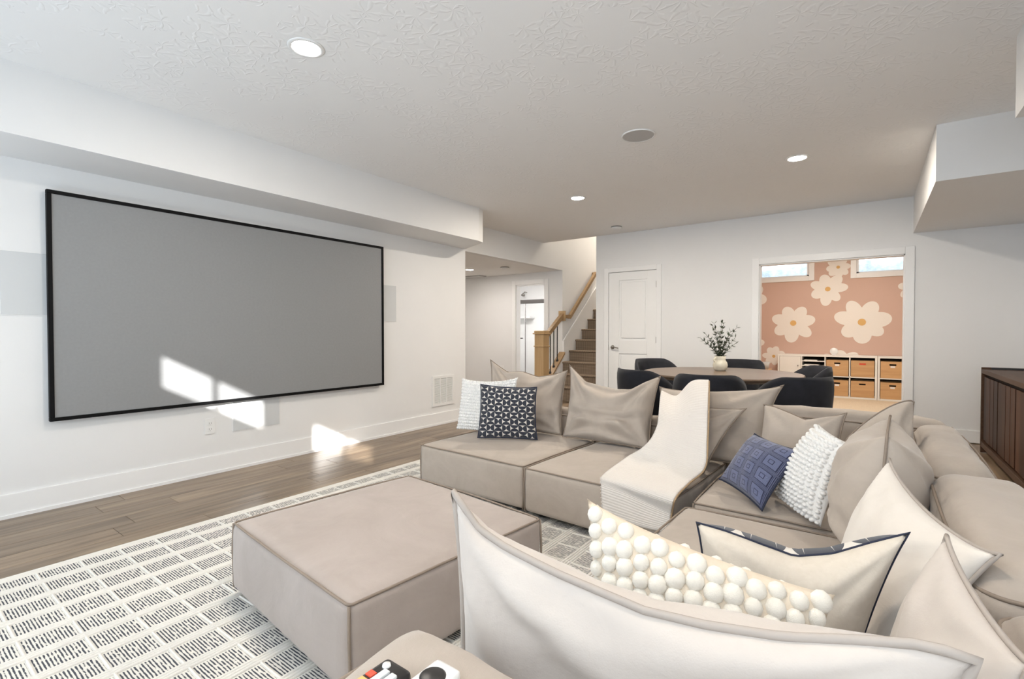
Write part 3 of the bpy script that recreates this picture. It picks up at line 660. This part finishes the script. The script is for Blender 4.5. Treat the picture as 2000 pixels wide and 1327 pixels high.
def module(label,cx,cy,hx,hy,rz=0,zs=.322,mat='sofa_fabric',backs=(),name='sofa_module',group='modules of the beige sectional sofa',cat='sofa',seed=0,seatrect=None):
    t=thing(name,label,cat,(cx,cy,RZ),0,group)
    obj('seat_block',softbox(cx,cy,.045,zs,hx,hy,rz,.032,(.007,.009,.011),.003,seed),mat,t,True,world=True)
    q=.008
    obj('top_piping',tube(edge_loop(cx,cy,zs-.007,hx-q,hy-q,rz,.02,.007,seed),.0045,6,True),'piping_fabric',t,True,world=True)
    for sx in (-1,1):
        for sy in (-1,1):
            c,s=math.cos(rz),math.sin(rz); ax,ay=sx*(hx-q),sy*(hy-q)
            px_,py_=cx+ax*c-ay*s,cy+ax*s+ay*c
            obj('corner_piping',tube([(px_,py_,.05),(px_+.004*sx,py_,.12),(px_+.004*sx,py_+.003*sy,.22),(px_,py_,zs-.01)],.005,6),'piping_fabric',t,True,world=True)
            fx,fy=sx*(hx-.09),sy*(hy-.09)
            obj('foot',cyl((cx+fx*c-fy*s,cy+fx*s+fy*c,RZ+.008),(cx+fx*c-fy*s,cy+fx*s+fy*c,.06),.028,.03,12),'black_plastic',t,world=True)
    for k,(bx,by,bhx,bhy,z0,z1,*rr) in enumerate(backs):
        r_=rr[0] if rr else .07
        bo=obj('back_block',softbox(bx,by,z0,z1,bhx,bhy,rz,r_,(.006,.006,.03),.010,seed+7+k),mat,t,True,world=True)
        obj('back_piping',tube(edge_loop(bx,by,z1-r_*.45,bhx-.008,bhy-.008,rz,r_*.9,.006,seed+k),.0045,6,True),'piping_fabric',bo,True,world=True)
    return t
ZB=.655
module('armless beige sofa seat at the far left, holding the navy patterned cushion',-2.185,2.945,.478,.465,-.035,backs=[(-2.20,3.535,.455,.085,.06,.50)],seed=1)
module('armless beige sofa seat in the middle, with the cream throw over its corner',-1.222,2.895,.468,.47,-.05,backs=[(-1.23,3.53,.44,.085,.06,.50)],seed=2)
module('beige sofa corner seat under the blue cushion',-.225,2.935,.475,.49,-.01,zs=.318,backs=[(-.19,3.565,.555,.105,.06,ZB),(.275,2.865,.105,.545,.06,ZB)],seed=3)
module('beige sofa seat on the right with the white bobble cushion at its far edge',-.285,1.885,.425,.475,.0,zs=.325,backs=[(.295,1.79,.130,.475,.06,ZB+.01)],seed=4)
module('beige sofa corner seat nearest the camera, remotes lying on its back',-.27,.905,.43,.47,.0,zs=.325,backs=[(.31,.79,.130,.475,.06,ZB+.01),(-.215,.385,.37,.155,.06,.685,.03)],seed=5)
ot=module('large square taupe ottoman standing on the rug in front of the screen',-1.69,1.39,.487,.468,-.10,zs=.335,mat='ottoman_fabric',name='ottoman',cat='ottoman',group=None,seed=9)
# ---------------------------------------------------------------- cushions
CP={
 'B1':[(-2.695, 3.351, 0.905), (-2.009, 3.506, 0.833), (-1.953, 3.313, 0.342), (-2.61, 3.177, 0.342)],
 'P1':[(-2.772, 3.069, 0.764), (-2.265, 3.168, 0.79), (-2.231, 3.059, 0.342), (-2.768, 2.988, 0.342)],
 'P2':[(-2.44, 2.914, 0.743), (-2.057, 3.121, 0.726), (-2.006, 3.051, 0.345), (-2.416, 2.849, 0.342)],
 'B2':[(-1.996, 3.516, 0.879), (-1.253, 3.564, 0.82), (-1.22, 3.255, 0.342), (-1.913, 3.268, 0.342)],
 'B3':[(-1.223, 3.461, 0.755), (-0.442, 3.515, 0.813), (-0.501, 3.163, 0.342), (-1.157, 3.202, 0.342)],
 'B3b':[(-1.075, 3.258, 0.695), (-0.603, 3.207, 0.688), (-0.767, 2.905, 0.342), (-1.148, 3.01, 0.342)],
 'B4':[(-0.504, 3.194, 0.723), (-0.099, 3.07, 0.729), (-0.127, 2.78, 0.342), (-0.514, 2.955, 0.343)],
 'P3':[(-0.497, 2.874, 0.606), (-0.252, 2.631, 0.598), (-0.391, 2.45, 0.342), (-0.637, 2.717, 0.376)],
 'P4':[(-0.195, 2.725, 0.717), (-0.062, 2.451, 0.692), (-0.16, 2.384, 0.342), (-0.374, 2.711, 0.349)],
 'B5':[(-0.09, 2.776, 0.634), (0.169, 3.044, 0.814), (0.163, 2.713, 0.35), (-0.012, 2.519, 0.35)],
 'B6':[(0.068, 2.549, 0.806), (0.047, 2.037, 0.816), (0.013, 1.929, 0.35), (-0.011, 2.396, 0.35)],
 'B7':[(0.052, 1.953, 0.75), (0.211, 1.349, 0.713), (0.024, 1.279, 0.35), (-0.076, 1.938, 0.35)],
 'P5':[(-0.334, 1.209, 0.694), (0.069, 1.32, 0.731), (-0.038, 1.271, 0.35), (-0.323, 1.261, 0.35)],
 'P6':[(-0.511, 0.982, 0.78), (-0.048, 1.071, 0.671), (-0.086, 0.965, 0.35), (-0.467, 0.907, 0.35)],
 'B8':[(0.123, 1.261, 0.758), (0.162, 0.854, 0.747), (0.085, 0.817, 0.35), (-0.009, 1.18, 0.35)],
 'B9':[(-0.575, 0.614, 0.88), (0.09, 0.679, 0.819), (0.045, 0.7, 0.35), (-0.635, 0.69, 0.35)],
 'TH':[(-1.238, 3.57, 0.577), (-1.13, 3.562, 0.544), (-1.017, 3.523, 0.64), (-0.914, 3.537, 0.648), (-1.193, 3.408, 0.726), (-1.077, 3.393, 0.701), (-0.969, 3.376, 0.808), (-0.853, 3.337, 0.825), (-1.093, 3.095, 0.652), (-0.976, 3.057, 0.643), (-0.868, 3.026, 0.698), (-0.764, 2.991, 0.727), (-1.057, 2.958, 0.563), (-0.94, 2.908, 0.554), (-0.829, 2.865, 0.56), (-0.727, 2.829, 0.562), (-1.074, 2.832, 0.476), (-0.946, 2.801, 0.449), (-0.825, 2.766, 0.434), (-0.715, 2.735, 0.419), (-1.193, 2.785, 0.375), (-1.032, 2.706, 0.37), (-0.884, 2.635, 0.366), (-0.756, 2.59, 0.362), (-1.171, 2.456, 0.364), (-1.015, 2.41, 0.362), (-0.872, 2.37, 0.36), (-0.745, 2.34, 0.358), (-1.162, 2.405, 0.331), (-1.024, 2.398, 0.315), (-0.892, 2.385, 0.292), (-0.774, 2.372, 0.275), (-1.15, 2.4, 0.171), (-1.019, 2.395, 0.161), (-0.896, 2.382, 0.163), (-0.786, 2.37, 0.173)],
}

CAMP=Vector((0,0,1.157))
class Pillow:
    def __init__(s,key,tf,tb,sag=(.08,.07,.05,.07),wr=.006,seed=0,top=None,q=.55,crease=0):
        s.c=[Vector(p) for p in CP[key]]; s.tf,s.tb,s.sag,s.wr,s.seed,s.top,s.q,s.crease=tf,tb,sag,wr,seed,top,q,crease
        TL,TR,BR,BL=s.c; n=((TR+BR-TL-BL).cross(BL+BR-TL-TR)).normalized(); cen=(TL+TR+BR+BL)/4
        if n.dot(CAMP-cen)<0: n=-n
        s.n=n; s.cen=cen
    def at(s,u,v,side,off=0):
        B=lambda x:(4*x*(1-x))**.75
        t,r,b,l=s.sag
        tv=t*B(u) if s.top is None else float(np.interp(u,[p[0] for p in s.top],[p[1] for p in s.top]))
        uu=u+l*B(v)*(1-u)-r*B(v)*u; vv=v+tv*(1-v)-b*B(u)*v
        TL,TR,BR,BL=s.c
        p=TL*((1-uu)*(1-vv))+TR*(uu*(1-vv))+BR*(uu*vv)+BL*((1-uu)*vv)
        g=lambda x:max(0,1-abs(2*x-1)**2.2)**s.q
        vs=v**.85
        e=g(u)*g(vs)
        th=(s.tf if side>0 else s.tb)*e
        k=s.seed
        w=nz(u*3.0+k*1.7,v*3.0+side*2+k,k*.37)*1.6+nz(u*7+k,v*2.2+side,k)*.8+.35*nz(u*12,v*12+side,k)
        # folds radiating from the corners
        fold=0
        if s.crease:
            for (cu,cv) in ((0,0),(1,0),(1,1),(0,1)):
                du,dv=u-cu,v-cv; d=math.hypot(du,dv)+1e-4; a=math.atan2(dv,du)
                fold+=math.sin(a*9+k+cu*2+cv)*math.exp(-((d-.30)/.22)**2)
            fold+=.55*(s.crease**.5)*math.sin(v*24+5*nz(u*1.8,v*1.5,k+3)+2.2*math.sin(u*3))*math.exp(-((v-.66)/.24)**2)*(.4+.6*abs(nz(u*2.2,v*3,k+8))*2)
        th+=(s.wr*w+s.crease*.0075*fold)*e**.6
        return p+s.n*(side*(th+off))
    def mesh(s,name,mat,n=34,back_mat=None):
        V=[];F=[];UV=[]; mp={}
        def par(i): t=-1+2*i/n; return .5+.5*math.copysign(abs(t)**.8,t)
        for side in (1,-1):
            for i in range(n+1):
                for j in range(n+1):
                    edge=i in (0,n) or j in (0,n)
                    if side<0 and edge: mp[(side,i,j)]=mp[(1,i,j)]; continue
                    u,v=par(i),par(j); V.append(tuple(s.at(u,v,side))); UV.append((u,v)); mp[(side,i,j)]=len(V)-1
        nf=0
        flip=((s.c[1]-s.c[0]).cross(s.c[3]-s.c[0])).dot(s.n)>0
        for side in (1,-1):
            for i in range(n):
                for j in range(n):
                    q=(mp[(side,i,j)],mp[(side,i+1,j)],mp[(side,i+1,j+1)],mp[(side,i,j+1)])
                    F.append(q if (side>0)==flip else q[::-1])
        me=mesh(name,(V,F),mat,True)
        if back_mat:
            me.materials.append(M[back_mat]); h=n*n
            for k in range(h,2*h): me.polygons[k].material_index=1
        ul=me.uv_layers.new(name='UVMap'); 
        for lp in me.loops: ul.data[lp.index].uv=UV[lp.vertex_index]
        return me
    def rim(s,n=26,grow=0):
        P=[]
        for u,v in [(i/n,0) for i in range(n)]+[(1,i/n) for i in range(n)]+[(1-i/n,1) for i in range(n)]+[(0,1-i/n) for i in range(n)]:
            p=s.at(u,v,1); P.append(p+(p-s.cen).normalized()*grow)
        return P
def cushion(key,label,mat,pip='piping_fabric',name='cushion',back_mat=None,group=None,pr=.0045,**kw):
    p=Pillow(key,**kw); lo=min(c.z for c in p.c)
    t=thing(name,label,'cushion',(p.cen.x,p.cen.y,lo),0,group)
    obj('cover',p.mesh('cover',mat,back_mat=back_mat),None,t,world=True)
    if pip: obj('piping',tube(p.rim(grow=.002),pr,6,True),pip,t,True,world=True)
    return p,t
G='large beige back pillows of the sofa'
cushion('B1','beige back pillow behind the navy patterned and white cushions','pillow_fabric',tf=.10,tb=.07,sag=(.0,.03,.02,.05),wr=.010,seed=1,crease=3.2,top=[(0,0),(.10,.07),(.25,.16),(.45,.12),(.65,.17),(.85,.10),(1,0)],group=G)
cushion('B2','slumped beige back pillow with two tall pointed corners, middle of far row','pillow_fabric',tf=.13,tb=.07,sag=(.0,.03,.02,.05),wr=.010,seed=2,crease=4.0,top=[(0,0),(.10,.10),(.22,.22),(.42,.26),(.60,.28),(.74,.25),(.88,.10),(1,0)],group=G)
cushion('B3','beige back pillow carrying the cream throw, beside the black chair','pillow_fabric',tf=.10,tb=.05,sag=(.10,.06,.03,.04),wr=.006,seed=3,crease=1.2,group=G)
cushion('B3b','flat beige pillow tucked under the right edge of the cream throw','pillow_fabric',tf=.04,tb=.03,sag=(.06,.06,.04,.05),wr=.005,seed=4,crease=1.5,name='pillow')
cushion('B4','beige pillow with a flanged edge behind the blue cushion','pillow_fabric',tf=.09,tb=.06,sag=(.0,.05,.04,.04),wr=.004,seed=5,crease=.7,top=[(0,0),(.15,.02),(.35,.08),(.58,.155),(.75,.10),(.9,.05),(1,0)],name='pillow')
cushion('B5','beige pillow leaning into the sofa corner, its tip pointing right','pillow_fabric',tf=.09,tb=.06,sag=(-.10,.05,.04,.04),wr=.006,seed=6,crease=1.2,name='pillow')
cushion('B6','puffy beige pillow seen edge-on behind the pale pillow','pillow_fabric',tf=.155,tb=.15,sag=(.10,.03,.0,.03),wr=.010,seed=7,crease=1.5,q=.5,name='pillow')
cushion('B7','pale beige pillow with a sharp tip leaning on the right sofa back','ivory_fabric','pale_piping',tf=.085,tb=.045,sag=(.10,.05,.03,.03),wr=.007,seed=8,crease=.8,name='pillow')
cushion('B8','pale beige pillow with a rounded tip at the right edge, nearest the camera','pale_fabric','pale_piping',tf=.06,tb=.04,sag=(.05,.04,.02,.03),wr=.005,seed=9,crease=.8,name='pillow')
cushion('B9','big pale beige back pillow across the bottom of the picture','pale_fabric','pale_piping',tf=.06,tb=.12,sag=(.0,.03,.02,.03),wr=.014,seed=10,crease=1.7,pr=.006,
        top=[(0,0),(.08,.10),(.16,.13),(.3,.155),(.5,.17),(.62,.145),(.75,.10),(.86,.04),(.94,.0),(1,.0)],group=G)
cushion('P2','navy and white geometric print cushion on the far left seat','navy_print','navy_piping',tf=.07,tb=.05,sag=(.04,.035,.02,.03),wr=.003,seed=11)
cushion('P3','blue-grey knitted cushion with raised squares, tilted in the corner','blue_knit','navy_piping',tf=.085,tb=.05,sag=(.05,.05,.05,.05),wr=.005,seed=12)
cushion('P5','cream linen cushion with a navy print reverse showing along its top edge','cream_linen','navy_piping',tf=.08,tb=.12,q=.42,sag=(.0,.04,.04,.03),wr=.004,seed=13,crease=.6,back_mat='navy_print',pr=.0025,
        top=[(0,0),(.15,.05),(.35,.13),(.52,.19),(.7,.15),(.85,.07),(1,0)])
def bob_mesh(name,mat,sx,sy,sz,nu=9,nv=5):
    V=[(0,0,sz)];F=[]
    for j in range(1,nv):
        a=PI*.62*j/(nv-1)
        for i in range(nu):
            b=2*PI*i/nu; V.append((sx*math.sin(a)*math.cos(b),sy*math.sin(a)*math.sin(b),sz*math.cos(a)))
    for i in range(nu): F.append((0,1+i,1+(i+1)%nu))
    for j in range(nv-2):
        for i in range(nu): F.append((1+j*nu+i,1+(j+1)*nu+i,1+(j+1)*nu+(i+1)%nu,1+j*nu+(i+1)%nu))
    return mesh(name,(V,F),mat,True)
def bobbles(p,t,nu,nv,me,single=True,side=1,jit=.12,stag=True):
    rg=random.Random(nu*nv); acc=[]
    for i in range(nu):
        for j in range(nv):
            u=(i+.5)/nu; v=(j+.5+(.25 if stag and i%2 else 0))/nv
            if v>1: continue
            u+=rg.uniform(-jit,jit)/nu; v+=rg.uniform(-jit,jit)/nv
            u=min(.985,max(.015,u)); v=min(.985,max(.015,v)); e=.01
            P=p.at(u,v,side); du=(p.at(min(1,u+e),v,side)-p.at(max(0,u-e),v,side)).normalized(); dv=p.at(u,min(1,v+e),side)-p.at(u,max(0,v-e),side)
            nn=du.cross(dv).normalized()
            if nn.dot(p.n)*side<0: nn=-nn
            dv=nn.cross(du); s_=rg.uniform(.88,1.1)
            m=Matrix((du*s_,dv*s_,nn*s_)).transposed().to_4x4(); m.translation=P
            if single:
                o=obj('bobble',me,None,t); m.translation=P-t.location; o.matrix_local=m
            else:
                vs=[tuple(m@vv.co) for vv in me.vertices]; acc.append((vs,[tuple(f.vertices) for f in me.polygons]))
    if acc: stuff(obj('bobble_rows',join(*acc),me.materials[0].name,t,True,world=True))
p,t=cushion('P6','big cream bobble cushion in front of the linen cushion','bobble_base',None,tf=.075,tb=.06,sag=(.05,.03,.03,.03),wr=.004,seed=14,name='bobble_cushion',group='bobble cushions')
bobbles(p,t,13,12,bob_mesh('bobble','bobble_yarn',.0188,.0195,.0145,10,5),jit=.05)
bobbles(p,t,15,12,bob_mesh('bobble_back','bobble_yarn',.0135,.0165,.012,7,4),False,-1)
p,t=cushion('P4','white bobble cushion leaning between the blue cushion and beige pillow','bobble_white',None,tf=.085,tb=.05,sag=(.03,.03,.0,.03),wr=.005,seed=15,q=.62,name='bobble_cushion',group='bobble cushions')
bobbles(p,t,13,18,bob_mesh('bobble','bobble_white',.0125,.0094,.0125,10,5),jit=.08,stag=False)
p,t=cushion('P1','white bobble cushion partly behind the navy patterned cushion','bobble_white',None,tf=.07,tb=.05,sag=(.08,.03,.02,.04),wr=.003,seed=16,name='bobble_cushion',group='bobble cushions')
bobbles(p,t,24,17,bob_mesh('bobble','bobble_white',.0115,.0125,.008,7,4),False,jit=.04,stag=False)
# ---------------------------------------------------------------- throw blanket
th=thing('throw_blanket','cream ribbed throw blanket draped over pillow and seat front','blanket',(-1.0,2.8,.33))
rows=[[Vector(CP['TH'][r*4+c]) for c in range(4)] for r in range(9)]
def cr(p0,p1,p2,p3,t): return .5*((2*p1)+(p2-p0)*t+(2*p0-5*p1+4*p2-p3)*t*t+(3*p1-p0-3*p2+p3)*t**3)
def cspl(P,t):
    n=len(P)-1; i=min(int(t*n),n-1); f=t*n-i; g=lambda k:P[max(0,min(n,k))]; return cr(g(i-1),g(i),g(i+1),g(i+2),f)
nu,nv=26,70
V=[];F=[];UV=[]
for j in range(nv+1):
    rc=[cspl([rows[r][c] for r in range(9)],j/nv) for c in range(4)]
    for i in range(nu+1):
        q=cspl(rc,i/nu)
        a=1 if j<45 else .4
        q=q+Vector((.2,-.8,.5))*(.006*a*nz(i*.12,j*.09,4.2)+.003*a*nz(i*.3,j*.2,9))
        V.append(tuple(q)); UV.append((i/nu*.45,j/nv*1.2))
for j in range(nv):
    for i in range(nu):
        k=j*(nu+1)+i; F.append((k,k+nu+1,k+nu+2,k+1))
me=mesh('cloth',(V,F),'throw_yarn',True)
ul=me.uv_layers.new(name='UVMap')
for lp in me.loops: ul.data[lp.index].uv=UV[lp.vertex_index]
o=obj('cloth',me,None,th,world=True); md=o.modifiers.new('thick','SOLIDIFY'); md.thickness=.012; md.offset=1
fr=[]
rgf=random.Random(3)
for j in range(nv+1):
    for q in range(2):
        p=Vector(V[j*(nu+1)]); 
        if j<38: continue
        fr.append(tube([p,p+Vector((-.008+rgf.uniform(-.003,.003),-.006,rgf.uniform(-.008,.004)))],.0022,4))
obj('edge_binding',tube([Vector(V[j*(nu+1)+nu])+Vector((.004,-.006,.004)) for j in range(nv+1)],.0045,6),'tan_thread',th,True,world=True)
stuff(obj('fringe',join(*fr),'throw_yarn',th,world=True))
# ---------------------------------------------------------------- remotes on the near sofa back
def remote(label,name,cx,cy,z,rz,w,l,h,mat):
    t=thing(name,label,'remote',(cx,cy,z),rz)
    obj('case',bbox(-w/2,w/2,-l/2,l/2,0,h,.006),mat,t,True)
    return t
RT=.716
r1=remote('black television remote with small coloured buttons on the sofa back','television_remote',-.481,.328,RT,.0,.046,.17,.016,'black_plastic')
def btn(par,x_,y_,r,mat,h=.0185,name='button'): obj(name,cyl((x_,y_,.014),(x_,y_,h),r,r*.85,14),mat,par,True)
btn(r1,-.010,.072,.006,'white_plastic')
for x_ in (-.001,.012): obj('rocker',bbox(x_-.004,x_+.006,.036,.066,.013,.0195,.002),'grille',r1)
for k,(m_) in enumerate(('red_tag','mural_yellow','blue_knit','white_plastic')): obj('app_button',bbox(-.019,-.008,.046-.014*k,.056-.014*k,.013,.0178,.001),m_,r1)
r2=remote('white remote with a round black pad beside the black remote','streaming_remote',-.432,.378,RT,.0,.042,.15,.014,'white_plastic')
obj('touch_pad',lathe([(0,.0165),(.014,.0165),(.0165,.015),(.0165,.012)],24,(0,.045,0)),'black_plastic',r2,True)
for k in range(3):
    for x_ in (-.009,.009): btn(r2,x_,.01-.017*k,.0055,'black_plastic',.0155)
# ================================================================== SIDEBOARD
sb=thing('sideboard','dark walnut sideboard with plank doors at the right edge','sideboard',(1.09,5.4,0))
sx0,sx1,sy0,sy1,sh_=.86,1.34,4.45,6.40,.80
obj('top',bbox(sx0-.005,sx1,sy0,sy1,sh_-.045,sh_-.006,.003),'walnut_frame',sb,world=True)
obj('top_lip',join(bbox(sx0+.06,sx1,sy1-.02,sy1+.003,sh_-.03,sh_+.012,.002),bbox(sx1-.02,sx1,sy0,sy1,sh_-.03,sh_+.012,.002)),'black_plastic',sb,world=True)
obj('side_panel',bbox(sx0-.006,sx1,sy1-.002,sy1+.028,.0,sh_+.012,.003),'walnut_frame',sb,world=True); obj('side_panel',bbox(sx0-.006,sx1,sy0-.028,sy0+.002,0,sh_+.012,.003),'walnut_frame',sb,world=True)
obj('carcass',box(sx0+.03,sx1,sy0,sy1,.06,sh_-.045),'shadow_hole',sb,world=True)
obj('bottom_rail',bbox(sx0-.004,sx0+.04,sy0,sy1,.055,.105,.003),'walnut_frame',sb,world=True)
obj('plinth',box(sx0+.05,sx1,sy0,sy1,0,.06),'matte_black',sb,world=True)
for dk in range(3):
    ya=sy1-.03-(dk+1)*.61-.02*dk; 
    dr=obj('door',box(sx0+.012,sx0+.02,ya,ya+.60,.13,sh_-.075),'shadow_hole',sb,world=True)
    for k in range(4):
        pl=obj('door_plank',bbox(-.004-.002*(k%3),.008,-.074,.074,-.2975,.2975,.002),'walnut',dr,loc=(sx0+.012-1.09,ya+.075+k*.15-5.4,.13+.2975))
# ================================================================== DINING SET
TX,TY,TZ=-1.17,4.97,.76
tb=thing('dining_table','round dark wood pedestal dining table behind the sofa','table',(TX,TY,0))
obj('table_top',lathe([(0,TZ-.045),(.66,TZ-.045),(.70,TZ-.03),(.712,TZ-.012),(.706,TZ-.002),(.70,TZ),(0,TZ)],72),'table_wood',tb)
obj('pedestal',lathe([(.30,.0),(.30,.02),(.20,.05),(.14,.2),(.13,.4),(.18,.62),(.34,TZ-.046)],36),'matte_black',tb,True)
def chair(label):
    t=thing('dining_chair',label,'chair',(0,0,0),0,'black velvet dining chairs around the round table')
    # faces +y locally: back on -y
    obj('seat',softbox(0,.02,.37,.475,.235,.235,0,.045,(.01,.01,.02),.002,3,12),'black_velvet',t,True)
    V=[];F=[];na,nb=30,10
    for sidek,(rad,off) in enumerate(((.285,0),(.225,0))):
        for i in range(na+1):
            a=-PI/2+(-1.75+3.5*i/na)
            f=abs(-1+2*i/na)
            top=.815-.0*f-.17*max(0,(f-.42)/.58)**1.6
            for j in range(nb+1):
                v=j/nb; z=.38+(top-.38)*v
                lean=.045*v
                rr=rad+lean-(.022*(v**8) if sidek==0 else -.022*(v**8))
                V.append((rr*math.cos(a)*.97,rr*math.sin(a)+.03,z-(0)))
    W=nb+1; K=(na+1)*W
    for i in range(na):
        for j in range(nb):
            q=(i*W+j,(i+1)*W+j,(i+1)*W+j+1,i*W+j+1); F.append(q); F.append(tuple(K+x_ for x_ in q[::-1]))
    for i in range(na):
        F.append((i*W+nb,(i+1)*W+nb,K+(i+1)*W+nb,K+i*W+nb)); F.append((K+i*W,K+(i+1)*W,(i+1)*W,i*W))
    for i in (0,na):
        for j in range(nb):
            q=(i*W+j,i*W+j+1,K+i*W+j+1,K+i*W+j); F.append(q if i==0 else q[::-1])
    obj('backrest',(V,F),'black_velvet',t,True)
    for sx in (-1,1):
        for sy in (-1,1): obj('leg',cyl((sx*.17,.02+sy*.17,.38),(sx*.21,.02+sy*.21,0),.018,.011,10),'matte_black',t)
    return t
spots=[(-.40,-.83,'black velvet dining chair nearest the closet door on the sofa side'),(.15,-.97,'black velvet dining chair directly behind the cream throw'),
 (.70,-.80,'black velvet dining chair in front of the playroom storage bins'),(.64,.28,'black velvet dining chair at the right end of the table'),
 (-.02,.93,'black velvet dining chair on the far side behind the vase'),(-.80,.56,'black velvet dining chair on the far side in front of the closet door')]
c0=None
for k,(rx,ry,lab) in enumerate(spots):
    if c0 is None: c0=chair(lab); c=c0
    else: c=copy_tree(c0); c['label']=lab
    c.location=(TX+rx,TY+ry,0); c.rotation_euler=(0,0,math.atan2(-ry,-rx)-PI/2); c.scale=(.90,.90,1.02)
# vase with olive branches
vx,vy=-1.21,5.16
vs=thing('ceramic_vase','cream ceramic jug vase on the round table','vase',(vx,vy,TZ))
obj('body',lathe([(0,.0),(.048,0),(.062,.02),(.070,.055),(.064,.085),(.050,.105),(.049,.112),(.053,.145),(.050,.148),(.044,.14),(.042,.11),(.05,.08),(0,.03)],32),'ceramic',vs,True)
obj('handle',tube([(-.030,-.042,.128),(-.042,-.062,.122),(-.045,-.066,.105),(-.040,-.058,.088)],.007,8),'ceramic',vs,True)
ob=thing('olive_branches','dark green olive branches standing in the cream vase','plant',(vx,vy,TZ+.03))
rgo=random.Random(11)
tg=[(-.20,.0,.30),(-.13,.05,.34),(-.10,-.05,.42),(-.05,.03,.44),(.0,-.02,.45),(.05,.05,.44),(.17,.02,.40),(.13,-.04,.30),(.17,.05,.24),(-.12,.0,.24),(.06,-.06,.32),(-.04,-.07,.33),(.02,.06,.28),(.10,.0,.36),(-.07,.06,.28)]
R_=Vector((.806,.592,0)); D_=Vector((-.592,.806,0))
for k,(sx,sd,sz) in enumerate(tg):
    e=R_*sx+D_*sd+Vector((0,0,sz)); P=[]
    for i in range(9):
        t_=i/8; P.append(Vector((0,0,.02))*(1-t_)+Vector((e.x*t_**1.7,e.y*t_**1.7,.02+(e.z-.02)*t_)))
    stm=obj('olive_stem',tube(P,.0018,5),'stem_brown',ob)
    lv=[]
    for i in range(2,9):
        for q in range(4 if i<8 else 3):
            b=P[i]; d=(P[i]-P[i-1]).normalized()
            a=rgo.uniform(0,2*PI); sd_=d.orthogonal().normalized(); sd_=(Matrix.Rotation(a,3,d)@sd_)
            dr=(d*rgo.uniform(.5,1)+sd_*.8).normalized(); ln=rgo.uniform(.032,.052); w=ln*.17
            sv=dr.cross(Vector((rgo.random()-.5,rgo.random()-.5,1))).normalized()*w; up_=dr.cross(sv).normalized()*.0012
            pts=[b,b+dr*ln*.35+sv,b+dr*ln,b+dr*ln*.35-sv,b+dr*ln*.45+up_*1.5,b+dr*ln*.45-up_*1.5]
            lv.append(([tuple(p_) for p_ in pts],[(0,1,4),(1,2,4),(2,3,4),(3,0,4),(1,0,5),(2,1,5),(3,2,5),(0,3,5)]))
    stuff(obj('leaves',join(*lv),'leaf_green',stm))
